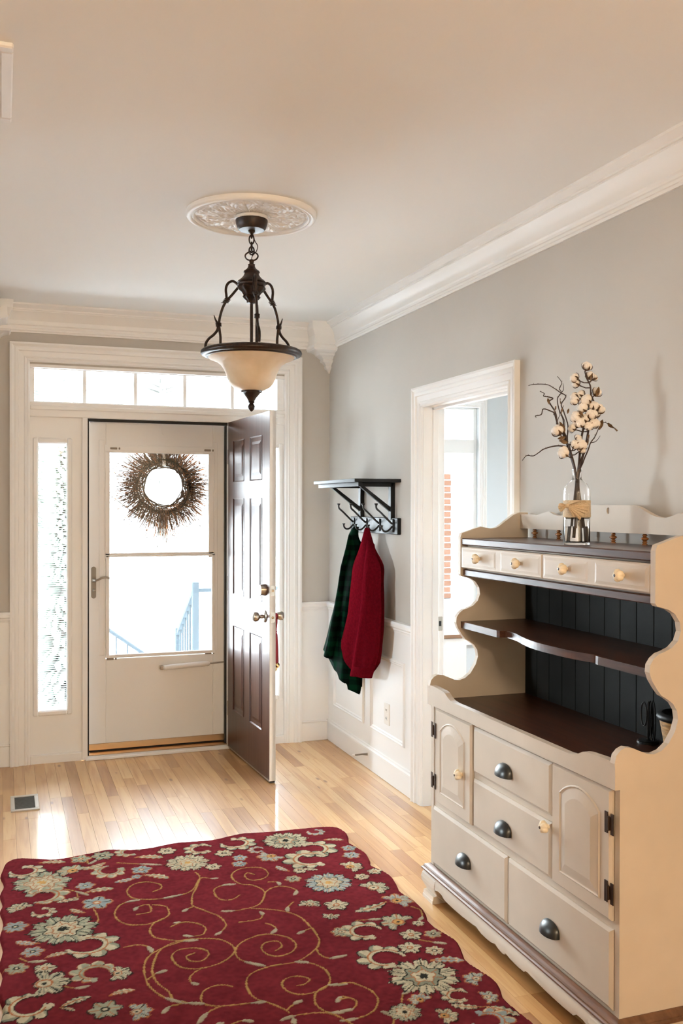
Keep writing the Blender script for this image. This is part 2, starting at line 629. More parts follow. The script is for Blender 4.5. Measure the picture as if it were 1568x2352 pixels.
def win_frame(name, label, axis, at, u0, u1, v0, v1, th=.05, mull=()):
    """A window: frame, muntins, pane. axis 'y': plane y=at, u=x; axis 'x': plane x=at, u=y."""
    c = ((u0 + u1) / 2, at, v0) if axis == 'y' else (at, (u0 + u1) / 2, v0)
    r = sroot(name, c, label)
    fn = (lambda u, v, ww: (u, at + ww, v)) if axis == 'y' else (lambda u, v, ww: (at + ww, u, v))

    def bar(m, a, b, c_, d, w0=-.03, w1=.03):
        m.prism(rect(a, b, c_, d), w0, w1, fn)
    m = MB()
    bar(m, u0, v0, u0 + th, v1); bar(m, u1 - th, v0, u1, v1)
    bar(m, u0 + th, v0, u1 - th, v0 + th); bar(m, u0 + th, v1 - th, u1 - th, v1)
    m.build('frame', TRIM, r)
    for (a, b, c_, d) in mull:
        m = MB(); bar(m, a, b, c_, d, -.02, .02); m.build('muntin', TRIM, r)
    m = MB(); bar(m, u0 + th * .6, v0 + th * .6, u1 - th * .6, v1 - th * .6, -.002, .002)
    m.build('pane', GLASS, r)
    return r



win_frame('window_6', 'living room window in the west wall', 'x', -3.93, 4.3, 5.1, 1.0, 2.0)
win_frame('window_5', 'unseen window in the dining room end wall, added to brighten the room', 'x', 5.25, 4.0, 4.7, 1.0, 2.0)  # unseen window, added to let more daylight into the dining room

# ---- front door casing, header, posts  (u = x, v = z, w out towards the room)
fF = lambda u, v, ww: (u, BY - ww, v)


def casing_v(m, ua, ub, v0, v1, fn=fF, mt=0):
    """profiled vertical casing from outer edge ua to inner edge ub, two beads and a back band"""
    t = lambda q: ua + (ub - ua) * q
    prof = [(0, 0), (0, .026), (.10, .028), (.17, .022), (.22, .018), (.30, .022), (.42, .022), (.46, .015), (.70, .013), (.76, .018), (.84, .012), (.92, .014), (1, .006), (1, 0)]
    m.loft([[fn(t(a), v0, b) for a, b in prof], [fn(t(a), v1 - mt * a, b) for a, b in prof]])


def casing_h(m, va, vb, u0, u1, fn=fF, miter=0, miter2=None):
    miter2 = miter if miter2 is None else miter2
    t = lambda q: va + (vb - va) * q
    prof = [(0, 0), (0, .026), (.10, .028), (.17, .022), (.22, .018), (.30, .022), (.42, .022), (.46, .015), (.70, .013), (.76, .018), (.84, .012), (.92, .014), (1, .006), (1, 0)]
    m.loft([[fn(u0 + (miter * a), t(a), b) for a, b in prof], [fn(u1 - (miter2 * a), t(a), b) for a, b in prof]])


tr1 = sroot('trim_1', (.93, BY, 0), 'white moulded casing around the whole front door unit')
m = MB(); casing_v(m, .047, .158, 0, 2.463, mt=.111); m.build('casing', TRIM, tr1)
m = MB(); casing_v(m, 1.812, 1.701, 0, 2.463, mt=.111); m.build('casing', TRIM, tr1)
m = MB(); casing_h(m, 2.463, 2.352, .047, 1.812, miter=.111); m.build('head_casing', TRIM, tr1)

tr2 = sroot('trim_2', (.90, BY, 0), 'white posts and rail framing the front door opening')
m = MB(); m.box(.140, BY - .006, 2.034, 1.72, 5.97, 2.122, .004)
m.box(.16, BY - .014, 2.075, 1.70, BY, 2.100, .004); m.build('transom_rail', TRIM, tr2)
m = MB(); m.box(.140, BY - .004, 2.322, 1.72, 5.97, 2.34); m.build('head_jamb', TRIM, tr2)
for a, b in ((.452, .484), (1.336, 1.368)):
    m = MB(); m.box(a, BY - .010, 0, b, 5.97, 2.036, .003); m.build('door_post', TRIM, tr2)
for a, b in ((.140, .158), (1.702, 1.72)):
    m = MB(); m.box(a, BY, 0, b, 5.97, 2.325); m.build('side_jamb', TRIM, tr2)
m = MB(); m.box(.484, 5.845, .02, .494, 5.875, 2.026); m.box(1.326, 5.87, .02, 1.336, 5.90, 2.026); m.box(.484, 5.845, 2.018, 1.336, 5.875, 2.034)
m.build('weatherstrip', STRIPM, tr2)
m = MB(); m.box(.470, 5.795, -.002, 1.35, 5.845, .016, .004); m.build('sill_strip', TRIM, tr2)
m = MB(); m.box(.484, 5.845, -.01, 1.336, 5.99, .020, .003); m.build('threshold', BRASSY, tr2)

# ---- transom window
r = sroot('window_1', (.92, 5.86, 2.12), 'five pane transom window above the front door')
m = MB(); m.box(.158, 5.85, 2.122, .183, 5.93, 2.322); m.box(1.659, 5.85, 2.122, 1.702, 5.93, 2.322); m.box(.183, 5.85, 2.119, 1.659, 5.93, 2.127); m.box(.183, 5.85, 2.318, 1.659, 5.93, 2.325)
m.build('frame', TRIM, r)
xs = [.183, .470, .770, 1.071, 1.372, 1.659]
for a in xs[1:-1]:
    m = MB(); m.box(a - .0105, 5.865, 2.124, a + .0105, 5.90, 2.322, .003); m.build('muntin', TRIM, r)
for a, b in zip(xs[:-1], xs[1:]):
    m = MB(); m.box(a + .008, 5.880, 2.125, b - .008, 5.884, 2.320); m.build('pane', GLASS, r)

# ---- sidelights
def sidelight(name, label, a0, a1, g0, g1):
    r = sroot(name, ((a0 + a1) / 2, 5.86, 0), label)
    m = MB()
    m.box(a0, 5.842, .02, g0 - .02, 5.90, 2.036); m.box(g1 + .02, 5.842, .02, a1, 5.90, 2.036)
    m.box(g0 - .02, 5.842, .02, g1 + .02, 5.90, .288); m.box(g0 - .02, 5.842, 1.90, g1 + .02, 5.90, 2.036)
    m.build('sash', TRIM, r)
    m = MB()
    for (u0, v0, u1, v1) in ((g0 - .034, .276, g0 - .002, 1.914), (g1 + .002, .276, g1 + .034, 1.914), (g0 - .004, .276, g1 + .004, .308), (g0 - .004, 1.880, g1 + .004, 1.914)):
        m.box(u0, 5.828, v0, u1, 5.862, v1, .008)
    m.build('glazing_bead', TRIM, r)
    m = MB(); m.box(a0, 5.818, -.002, a1, 5.86, .05, .004); m.build('bottom_strip', TRIM, r)
    m = MB(); m.box(g0 - .015, 5.872, .295, g1 + .015, 5.876, 1.90); m.build('pane', GLASS, r)
    return r


sidelight('window_2', 'narrow sidelight window left of the front door', .158, .452, .207, .363)
sidelight('window_3', 'narrow sidelight window right of the front door, behind the open door', 1.368, 1.702, 1.47, 1.662)
bl = thing('mini_blind', 'thin white mini blind behind the left sidelight glass', 'blind', (.285, 5.89, 1.90))
m = MB()
for i in range(123):
    z = .318 + i * .0126
    m.add([(.207, 5.884, z), (.363, 5.884, z), (.363, 5.902, z + .0012), (.207, 5.902, z + .0012)], [(0, 1, 2, 3)])
m.build('slats', BLINDM, bl, kind='stuff')
m = MB(); m.box(.202, 5.880, 1.868, .368, 5.906, 1.893, .002); m.build('head_rail', BLINDM, bl)
m = MB(); m.box(.207, 5.884, .306, .363, 5.902, .314, .002); m.build('bottom_rail', BLINDM, bl)

# ---- storm door (door_2)
SY = 5.93
sd = sroot('door_2', (.915, SY, 0), 'white storm door with two glass panels in the doorway')
fS = lambda u, v, ww: (u, SY - ww, v)
m = MB()
for (u0, v0, u1, v1) in ((.495, .062, .600, 2.026), (1.262, .062, 1.334, 2.026), (.600, 1.858, 1.262, 2.026), (.600, .062, 1.262, .580)):
    m.box(u0, SY, v0, u1, SY + .035, v1, .003)
m.build('frame', STORM, sd)
m = MB()
for (u0, v0, u1, v1) in ((.592, 1.848, 1.270, 1.885), (.560, .60, .592, 1.915), (1.270, .60, 1.290, 1.915)):
    m.box(u0, SY - .006, v0, u1, SY + .002, v1, .003)
m.build('glass_surround', STORM, sd)
m = MB()
for (u0, v0, u1, v1) in ((.596, 1.19, .624, 1.846), (1.234, 1.19, 1.266, 1.846), (.596, 1.838, 1.266, 1.853), (.596, 1.210, 1.266, 1.224)):
    m.box(u0, SY - .004, v0, u1, SY + .020, v1, .003)
m.build('upper_sash', STORM, sd)
m = MB()
for (u0, v0, u1, v1) in ((.600, .583, .621, 1.214), (1.254, .583, 1.275, 1.214), (.621, .583, 1.254, .603), (.600, 1.200, 1.275, 1.212)):
    m.box(u0, SY - .010, v0, u1, SY + .014, v1, .003)
m.build('lower_sash', STORM, sd)
m = MB(); m.box(.612, SY + .012, 1.205, 1.246, SY + .015, 1.846); m.build('upper_pane', GLASS, sd)
m = MB(); m.box(.612, SY + .004, .595, 1.262, SY + .007, 1.208); m.build('lower_pane', GLASS, sd)
for (u, v) in ((.626, 1.857), (1.205, 1.857), (.605, .572), (1.210, .578)):
    m = MB(); m.box(u, SY - .008, v, u + .042, SY + .002, v + .013, .002); m.box(u + .050, SY - .008, v, u + .060, SY + .002, v + .013, .002)
    m.build('sash_clip', VENTM, sd)
m = MB(); m.prism([(.5135, .965), (.5135, 1.13)] + arc(.528, 1.13, .0145, 180, 0, 8) + [(.5425, 1.13), (.5425, .965)] + arc(.528, .965, .0145, 0, -180, 8), 0, .006, fS)
hp = m.build('handle_plate', VENTM, sd)
m = MB(); m.tube(spline([(.529, SY - .004, 1.062), (.532, SY - .030, 1.062), (.545, SY - .042, 1.064), (.575, SY - .044, 1.078), (.600, SY - .042, 1.080), (.618, SY - .040, 1.074)], 5), .0065, 8)
m.ball((.529, SY - .008, 1.062), .012); m.ball((.530, SY - .009, 1.001), .009)
m.build('lever', NICKEL, hp)
cl = MB(); cl.tube([(.935, SY - .035, .512), (.945, SY - .035, .512), (.950, SY - .035, .512), (1.225, SY - .035, .524), (1.235, SY - .035, .524)], [.007, .012, .0165, .0165, .010], 12)
closer = cl.build('closer', STORM, sd, smooth=40)
m = MB(); m.box(.925, SY - .045, .500, .945, SY + .002, .524, .003); m.build('bracket', NICKEL, closer)
m = MB(); m.tube([(1.23, SY - .035, .524), (1.325, SY - .036, .528)], .005, 8); m.build('rod', NICKEL, closer)
m = MB(); m.box(.505, SY - .020, 2.018, .92, SY + .002, 2.026, .002); m.build('top_strip', STORM, sd)
m = MB(); m.prism([(.938, 2.02), (.938, 1.965), (.949, 1.952), (.960, 1.965), (.960, 2.02)], 0, .006, fS); m.build('latch_tab', STORM, sd)
m = MB(); m.box(.497, SY - .006, .026, 1.334, SY + .030, .066, .003); m.build('bottom_expander', BRASSY, sd)
m = MB(); m.box(.497, SY + .004, .006, 1.334, SY + .020, .030); m.build('sweep', STRIPM, sd)

# ---- open entry door (door_1): leaf frame u along the leaf, v up, w out of the outer face
HX, HY = 1.333, 5.822
_l = Vector((.043, -.832, 0)).normalized()
_n = Vector((_l.y, -_l.x, 0))           # outer (brown) face normal, towards -x
fD = lambda u, v, ww: (HX + _l.x * u + _n.x * ww, HY + _l.y * u + _n.y * ww, v)
DW, DT = .824, .036
d1 = sroot('door_1', (HX, HY, 0), 'dark brown six panel entry door standing wide open')
PU = [(.120, .345), (.462, .690)]
PV = [(.262, .782), (.975, 1.560), (1.660, 1.912)]
m = MB()
us = [0.004, PU[0][0], PU[0][1], PU[1][0], PU[1][1], DW]
vs_ = [.012, PV[0][0], PV[0][1], PV[1][0], PV[1][1], PV[2][0], PV[2][1], 2.034]
for i in range(0, 5):
    for j in range(0, 7):
        if i in (1, 3) and j in (1, 3, 5):
            continue
        m.prism(rect(us[i], vs_[j], us[i + 1], vs_[j + 1]), -.004, 0, fD)
m.prism(rect(.004, .012, DW, 2.034), -.016, -.004, fD)
leaf = m.build('leaf', DOORB, d1)
for (a, b) in PU:
    for (c, d) in PV:
        m = MB()
        frustum(m, rect(a, c, b, d), rect(a + .012, c + .012, b - .012, d - .012), 0.002, -.009, fD)
        frustum(m, rect(a + .014, c + .014, b - .014, d - .014), rect(a + .046, c + .046, b - .046, d - .046), -.009, .0015, fD)
        m.build('door_panel', DOORB, d1)
m = MB(); m.prism(rect(.004, .012, DW + .001, 2.034), -DT, -.016, fD)
m.prism(rect(DW - .001, .012, DW + .001, 2.034), -DT, -.001, fD); m.build('inner_skin', TRIM, d1)
m = MB(); m.prism(rect(.01, .002, DW, .014), -DT + .004, -.004, fD); m.build('door_sweep', STRIPM, d1)
m = MB(); m.prism(rect(.01, .010, DW, .018), -.002, .003, fD); m.build('sweep_strip', NICKEL, d1)
KU = .748
fK = lambda cz: (lambda a, b, h: fD(KU + a, cz + b, h))
m = MB(); m.lathe([(.001, 0), (.034, 0), (.034, .003), (.028, .008), (.018, .011), (.0105, .013), (.0105, .030), (.014, .034), (.024, .042), (.0275, .055), (.024, .067), (.014, .074), (.001, .075)], None, 20, fK(.905))
m.build('door_knob', NICKEL, d1, smooth=35)
m = MB(); m.lathe([(.001, 0), (.033, 0), (.033, .006), (.027, .030), (.024, .031), (.001, .031)], None, 20, fK(1.052)); m.build('deadbolt', NICKEL, d1, smooth=35)
fKi = lambda cz: (lambda a, b, h: fD(KU + a, cz + b, -DT - h))
m = MB(); m.lathe([(.001, 0), (.032, 0), (.030, .006), (.011, .010), (.011, .030), (.021, .034), (.025, .045), (.025, .062), (.021, .068), (.001, .069)], None, 20, fKi(.905)); m.build('inner_knob', NICKEL, d1, smooth=35)
m = MB(); m.lathe([(.001, 0), (.026, 0), (.024, .010), (.001, .012)], None, 16, fKi(1.052)); m.prism(rect(KU - .004, 1.036, KU + .004, 1.068), -DT - .02, -DT - .008, fD); m.build('thumb_turn', NICKEL, d1, smooth=35)
for cz in (.905, 1.052):
    m = MB()
    fE = lambda a, b, h: fD(DW + .001 + h, b, a)
    m.prism(rect(-.030, cz - .028, -.007, cz + .028), 0, .002, fE)
    pl = m.build('latch_plate', NICKEL, d1)
    m = MB(); m.lathe([(.0001, .008 if cz < 1 else .002), (.006, .006 if cz < 1 else .003), (.0075, .002)], None, 12, lambda a, b, h: fD(DW + .001 + h, cz + b, -.0185 + a)); m.build('latch_bolt', BRASSY, pl)
for hz in (.25, 1.03, 1.82):
    m = MB(); m.tube([fD(-.003, hz - .045, -DT * .1), fD(-.003, hz + .045, -DT * .1)], .006, 8); m.build('hinge', NICKEL, d1)

# ---- dining doorway casing (u = y, v = z, w towards -x)
fR = lambda u, v, ww: (RX - ww, u, v)
fRd = lambda u, v, ww: (RX + .106 + ww, u, v)
t3 = sroot('trim_3', (RX, 3.94, 0), 'white moulded casing of the doorway beside the hutch')
m = MB(); casing_v(m, 4.466, DY1 + .006, 0, 2.117, fn=fR, mt=.104); m.build('casing', TRIM, t3)
m = MB(); casing_v(m, 3.424, DY0 - .004, 0, 2.117, fn=fR, mt=.104); m.build('casing', TRIM, t3)
m = MB(); casing_h(m, 2.117, 2.013, 3.424, 4.466, fn=fR, miter=.084, miter2=.098); m.build('head_casing', TRIM, t3)
m = MB(); casing_v(m, 4.466, DY1 + .006, 0, 2.116, fn=fRd); casing_v(m, 3.424, DY0 - .004, 0, 2.116, fn=fRd); casing_h(m, 2.117, 2.013, 3.423, 4.467, fn=fRd, miter=.096); m.build('far_casing', TRIM, t3)
m = MB(); m.box(RX - .004, DY1 - .002, 0, RX + .110, DY1 + .018, DZ); m.box(RX - .004, DY0 - .018, 0, RX + .110, DY0 + .002, DZ); m.box(RX - .004, DY0 - .018, DZ - .002, RX + .110, DY1 + .018, DZ + .016); m.build('jamb', TRIM, t3)
m = MB(); m.box(RX + .045, DY1 - .014, 0, RX + .076, DY1, DZ - .002, .002); m.box(RX + .045, DY0, 0, RX + .076, DY0 + .014, DZ - .002, .002); m.box(RX + .045, DY0, DZ - .014, RX + .076, DY1, DZ, .002); m.build('door_stop_bead', TRIM, t3)
m = MB(); m.box(RX + .075, DY1 - .005, .885, RX + .104, DY1, .955, .002); sp = m.build('strike_plate', NICKEL, t3)
m = MB(); m.box(RX + .083, DY1 - .007, .908, RX + .096, DY1 - .0045, .934, .001); m.build('strike_hole', STRIPM, sp)

# ---- crown mouldings
def crown(name, label, p0, p1, out, d=.10, z0=2.52, ext=None):
    """crown along p0->p1 (xy), projecting towards out (xy unit)"""
    prof = [(0, 0), (.010, 0), (.012, .010), (.018, .012), (.018, .022), (.012, .030), (.014, .040), (.022, .046), (.022, .070), (.030, .085), (.045, .105), (.060, .118), (.060, .124), (.068, .126), (.068, .134), (.078, .138), (.092, .146), (.100, .150), (.100, .160), (0, .160)]
    k = (CZ - z0) / .160
    q = d / .10
    lo = [[(p[0] + out[0] * a * q, p[1] + out[1] * a * q, z0 + b * k) for a, b in prof] for p in (p0, p1)]
    m = MB(); m.loft(lo)
    return struct(name, m, TRIM, label, smooth=25)


crown('trim_4', 'white crown moulding above the front door', (-.10, BY), (RX, BY), (0, -1), .10)
crown('trim_5', 'white crown moulding along the right wall above the hutch', (RX, -3.4), (RX, BY), (-1, 0), .078)


def corner_block(name, label, cx, cy, sx, sy, z0=2.50, wdt=.155):
    """moulded corner block with a stepped inverted-pyramid drop; (cx, cy) is the wall corner, sx/sy point into the room"""
    r = sroot(name, (cx + sx * .08, cy + sy * .08, z0), label)
    prof = [(.150, 0), (.158, .012), (.158, .030), (.150, .038), (.150, .09), (.158, .11), (.168, .13), (.172, CZ - z0)]
    m = MB()
    loops = [[(cx, cy, z0 + h), (cx + sx * a, cy, z0 + h), (cx + sx * a, cy + sy * a, z0 + h), (cx, cy + sy * a, z0 + h)] for a, h in prof]
    m.loft(loops); m.build('block', TRIM, r)
    prof = [(.008, -.128), (.020, -.108), (.034, -.100), (.038, -.090), (.034, -.084), (.050, -.068), (.062, -.062), (.066, -.052), (.062, -.047), (.082, -.030), (.098, -.024), (.104, -.014), (.118, -.006), (.150, 0.0)]
    m = MB()
    loops = [[(cx, cy, z0 + h), (cx + sx * a, cy, z0 + h), (cx + sx * a, cy + sy * a, z0 + h), (cx, cy + sy * a, z0 + h)] for a, h in prof]
    m.loft(loops); m.build('drop', TRIM, r)
    return r


corner_block('trim_6', 'white corner block with stepped drop where the crown mouldings meet on the right', RX, BY, -1, -1)
corner_block('trim_7', 'white corner block with stepped drop at the left end of the crown moulding', -.105, BY, 1, -1)
m = MB()
m.prism([(-.105, 2.50), (-.060, 2.50), (-.045, 2.512), (-.018, 2.517), (.006, 2.527), (.026, 2.531), (.034, 2.540), (.031, 2.602), (.018, 2.600), (.002, 2.590), (-.012, 2.572), (-.030, 2.560), (-.105, 2.556)], 5.45, 5.665, lambda u, v, ww: (u, ww, v))
struct('trim_8', m, TRIM, 'short white moulding return at the left edge below the corner block')

# ---- baseboards, wainscot, chair rails
m = MB(); m.box(1.812, FY, 0, FX, BY, .118, .003); m.box(1.812, FY - .002, .118, FX, BY, .130, .004)
struct('baseboard_front', m, TRIM, 'white baseboard right of the front door casing')
m = MB(); m.box(-.105, FY, 0, .047, BY, .118, .003); m.box(-.105, FY - .002, .118, .047, BY, .130, .004)
struct('baseboard_left', m, TRIM, 'white baseboard left of the front door casing')
m = MB(); m.box(FX, 4.466, 0, RX, BY, .112, .003); m.loft([[(RX, y, .112), (FX - .003, y, .112), (FX - .003, y, .118), (FX + .004, y, .126), (FX + .006, y, .134), (RX, y, .136)] for y in (4.466, BY)])
struct('baseboard_right', m, TRIM, 'white baseboard along the right wall under the coats')
m = MB(); m.box(FX, -3.4, 0, RX, 3.424, .112, .003); m.box(FX + .003, -3.4, .112, RX, 3.424, .132)
struct('baseboard_rear', m, TRIM, 'white baseboard behind the hutch')


def wains(name, label, fn, u0, u1, frames):
    r = sroot(name, fn((u0 + u1) / 2, .13, 0), label)
    m = MB(); m.prism(rect(u0, .13, u1, .845), 0, .004, fn); m.build('backing', TRIM, r)
    prof = [(0, .835), (.006, .836), (.008, .846), (.012, .850), (.012, .858), (.024, .868), (.028, .884), (.024, .890), (.022, .896), (0, .898)]
    m = MB(); m.loft([[fn(u, b, a) for a, b in prof] for u in (u0, u1)]); m.build('chair_rail', TRIM, r)
    for (a, b, c, d) in frames:
        m = MB()
        th = .030
        o, i1, i2 = rect(a, b, c, d), rect(a + .010, b + .010, c - .010, d - .010), rect(a + th, b + th, c - th, d - th)
        loops = [[fn(u, v, .003) for u, v in o], [fn(u, v, .014) for u, v in rect(a + .004, b + .004, c - .004, d - .004)], [fn(u, v, .016) for u, v in i1],
                 [fn(u, v, .009) for u, v in rect(a + .016, b + .016, c - .016, d - .016)], [fn(u, v, .010) for u, v in rect(a + .022, b + .022, c - .022, d - .022)], [fn(u, v, .003) for u, v in i2]]
        m.loft(loops, close_ends=False)
        m.build('panel_moulding', TRIM, r)
    return r


wains('trim_9', 'white wainscot with two framed panels and a chair rail under the coats', fR, 4.466, BY, [(4.582, .240, 5.070, .688), (5.180, .240, 5.705, .688)])
wains('trim_10', 'plain white wainscot right of the front door', fF, 1.812, RX, [])
wains('trim_11', 'plain white wainscot left of the front door', fF, -.105, .047, [])

# ---- dining room window (window_4), with its casing
wd = sroot('window_4', (2.64, 5.87, .6), 'bright dining room window with a transom light, seen through the doorway')
m = MB()
for (u0, v0, u1, v1) in ((2.22, .60, 2.27, 2.19), (3.064, .60, 3.09, 2.19), (2.27, .60, 3.064, .62), (2.27, 2.175, 3.064, 2.19)):
    m.box(u0, 5.86, v0, u1, 5.93, v1, .003)
m.build('frame', TRIM, wd)
m = MB(); m.box(2.27, 5.84, 1.876, 3.064, 5.93, 1.971, .004); m.build('transom_bar', TRIM, wd)
for (v0, v1) in ((.61, 1.88), (1.968, 2.18)):
    m = MB(); m.box(2.26, 5.89, v0, 3.07, 5.894, v1); m.build('pane', GLASS, wd)
m = MB()
casing_v(m, 2.12, 2.22, .52, 2.29); casing_v(m, 3.140, 3.088, .52, 2.25); casing_h(m, 2.25, 2.19, 2.12, 3.140, miter=.05)
m.box(2.10, BY - .05, .57, 3.165, BY + .04, .605, .004)
m.build('casing', TRIM, wd)
m = MB(); m.box(RX + .106, FY, 0, 5.2, BY, .13, .003)
struct('baseboard_dining', m, TRIM, 'white dining room baseboard')

# ================================================================== HUTCH
hutch = thing('hutch', 'cream painted hutch with dark wood counter, open shelf and scrolled sides', 'hutch', (1.76, 2.75, 0))
fP = lambda u, v, ww: (u, ww, v)                 # side panels: u = x, v = z, w = y
HXF = 1.572
prof = [(HXF, .125), (HXF, .780), (1.556, .800), (1.554, .824), (1.560, .846), (1.573, .859), (1.590, .866), (1.612, .862), (1.640, .850), (1.660, .842), (1.682, .839), (1.706, .846), (1.730, .864),
        (1.752, .897), (1.762, .928), (1.758, .953), (1.744, .974), (1.724, .988), (1.706, .998), (1.690, 1.018), (1.674, 1.042), (1.666, 1.064), (1.668, 1.084), (1.680, 1.101), (1.697, 1.113), (1.715, 1.118),
        (1.740, 1.128), (1.760, 1.146), (1.770, 1.172), (1.766, 1.198), (1.750, 1.221), (1.728, 1.234), (1.706, 1.240), (1.690, 1.244), (1.684, 1.252), (1.684, 1.396), (1.690, 1.412), (1.716, 1.420), (1.747, 1.430), (1.772, 1.437),
        (1.795, 1.433), (1.815, 1.429), (1.835, 1.431), (1.852, 1.437), (1.885, 1.460), (1.920, 1.484), (1.948, 1.493), (1.984, 1.492), (1.984, .125)]
for (a, b) in ((3.325, 3.346), (2.154, 2.175)):
    m = MB()
    n = len(prof)
    # soft edge: shrink slightly at both faces
    c_ = [(u, v) for u, v in prof]
    m.prism(c_, a, b, fP)
    m.build('side_panel', CREAM, hutch)
# beadboard back: separate boards
ys = np.linspace(2.176, 3.324, 14)
for a, b in zip(ys[:-1], ys[1:]):
    m = MB(); m.box(1.972, a + .0012, .74, 1.983, b - .0012, 1.375, .0015)
    m.build('back_plank', BEAD, hutch)
m = MB(); m.box(1.980, 2.176, .74, 1.985, 3.324, 1.375); m.build('back_sheet', STRIPM, hutch)
m = MB(); m.box(1.582, 2.175, .745, 1.984, 3.325, .771, .003); m.build('counter', DWOOD, hutch)
m = MB(); m.box(1.688, 2.175, 1.366, 1.984, 3.325, 1.393, .004); m.build('top_board', DWOOD, hutch)
m = MB(); m.box(1.695, 2.175, 1.246, 1.984, 3.325, 1.271, .003); m.build('drawer_board', DWOOD, hutch)
m = MB(); m.box(1.715, 2.176, 1.271, 1.975, 3.324, 1.366); m.build('drawer_case', CREAM, hutch)
# serpentine plate shelf
sh = [(3.325, 1.686), (3.04, 1.686), (3.025, 1.690), (3.022, 1.712)] + spline([(3.018, 1.716), (2.97, 1.712), (2.91, 1.700), (2.84, 1.680), (2.75, 1.664), (2.66, 1.662), (2.56, 1.668), (2.49, 1.680), (2.45, 1.692), (2.432, 1.704)], 4) + [(2.430, 1.684), (2.415, 1.682), (2.175, 1.684), (2.175, 1.975), (3.325, 1.975)]
m = MB(); m.prism(sh, 1.043, 1.068, lambda u, v, ww: (v, u, ww)); m.build('shelf', DWOOD, hutch)

# knobs and pulls as shared meshes
def knob_mesh():
    m = MB()
    m.lathe([(.001, 0), (.007, 0), (.0065, .004), (.012, .006), (.0185, .011), (.0200, .017), (.0180, .024), (.011, .029), (.0045, .0302), (.004, .0315), (.0008, .032)], None, 40,
            lambda a, b, h: (-h, a, b), mod=lambda r, h, t: r * (1 - .24 * abs(math.sin(2.5 * t)) ** 4 * (1 if .005 < h < .0299 else 0)))
    me = m.mesh('knob', IVORY, smooth=40)
    me.materials.append(DOT)
    for p in me.polygons:
        if sum(me.vertices[i].co.x for i in p.vertices) / len(p.vertices) < -.0301:
            p.material_index = 1
    return me


def pull_mesh():
    m = MB()
    loops = []
    for i in range(17):
        t = PI * i / 16
        q = max(1e-3, math.sin(t))
        outer = [(-.003 - .030 * math.cos(p) * q ** .75, -.045 * math.cos(t), -.018 + .041 * math.sin(p) * q ** .55) for p in [PI / 2 * k / 8 for k in range(9)]]
        inner = [(-.001 - .027 * math.cos(p) * q ** .75, -.043 * math.cos(t), -.018 + .038 * math.sin(p) * q ** .55) for p in [PI / 2 * (8 - k) / 8 for k in range(9)]]
        loops.append(outer + inner)
    m.loft(loops)
    me = m.mesh('cup_pull', PEWTER, smooth=60)
    return me


KM, PM = knob_mesh(), pull_mesh()


def add_knob(parent, x, y, z):
    k = inst(KM, 'knob', parent, T((x, y, z)))
    return k


# upper drawers, each with two raised fields and two knobs
for (a, b, kn) in ((2.737, 3.322, (3.167, 2.876)), (2.178, 2.732, (2.584, 2.294))):
    m = MB()
    fT = lambda u, v, ww: (1.702 - ww, u, v)
    frustum(m, rect(a, 1.277, b, 1.360), rect(a + .004, 1.281, b - .004, 1.356), 0.012, .017, fT, back=-.01)
    d_ = m.build('drawer', CREAM, hutch)
    mid = (a + b) / 2
    for (c, e) in ((a + .010, mid - .018), (mid + .018, b - .010)):
        m = MB(); frustum(m, rect(c, 1.286, e, 1.351), rect(c + .010, 1.295, e - .010, 1.342), .017, .0190, fT)
        m.build('raised_field', CREAM, d_)
    for y in kn:
        k = add_knob(d_, 1.682, y, 1.320)
# gallery rail along the back
half = [(2.175, 1.485), (2.255, 1.486), (2.300, 1.484), (2.350, 1.492), (2.385, 1.497), (2.41, 1.489), (2.453, 1.482), (2.500, 1.488), (2.545, 1.503), (2.585, 1.517), (2.630, 1.522), (2.690, 1.522), (2.75, 1.522)]
full = spline(half, 3)
full = full + [(5.5 - u, v) for u, v in reversed(full[:-1])]
hu, hz, ha, hb = 2.742, 1.503, .0085, .0110            # oval recess in the rail
hcol = [hu - ha * math.cos(PI * i / 12) for i in range(13)]
ful = sorted(full)
cols = sorted([u for u, v in ful if abs(u - hu) > ha + 1e-4] + hcol)
topz = lambda u: float(np.interp(u, [p[0] for p in ful], [p[1] for p in ful]))
hh = lambda u: hb * math.sqrt(max(0, 1 - ((u - hu) / ha) ** 2))
m = MB()
fG = lambda u, v, ww: (ww, u, v)
for a, b in zip(cols[:-1], cols[1:]):
    if hu - ha - 1e-6 <= a and b <= hu + ha + 1e-6:
        fr_ = [[(a, 1.429), (b, 1.429), (b, hz - hh(b)), (a, hz - hh(a))], [(a, hz + hh(a)), (b, hz + hh(b)), (b, topz(b)), (a, topz(a))]]
        for zs in (-1, 1):
            m.add([fG(a, hz + zs * hh(a), 1.948), fG(b, hz + zs * hh(b), 1.948), fG(b, hz + zs * hh(b), 1.955), fG(a, hz + zs * hh(a), 1.955)], [(0, 1, 2, 3)])
    else:
        fr_ = [[(a, 1.429), (b, 1.429), (b, topz(b)), (a, topz(a))]]
    for q_ in fr_:
        m.add([fG(u, v, 1.948) for u, v in q_], [(0, 1, 2, 3)])
    m.add([fG(a, 1.429, 1.966), fG(b, 1.429, 1.966), fG(b, topz(b), 1.966), fG(a, topz(a), 1.966)], [(0, 1, 2, 3)])
    m.add([fG(a, topz(a), 1.948), fG(b, topz(b), 1.948), fG(b, topz(b), 1.966), fG(a, topz(a), 1.966)], [(0, 1, 2, 3)])
    m.add([fG(a, 1.429, 1.948), fG(b, 1.429, 1.948), fG(b, 1.429, 1.966), fG(a, 1.429, 1.966)], [(0, 1, 2, 3)])
m.prism(rect(hu - .012, hz - .014, hu + .012, hz + .014), 1.954, 1.956, fG)
gal = m.build('gallery_rail', CREAM, hutch)
m = MB()
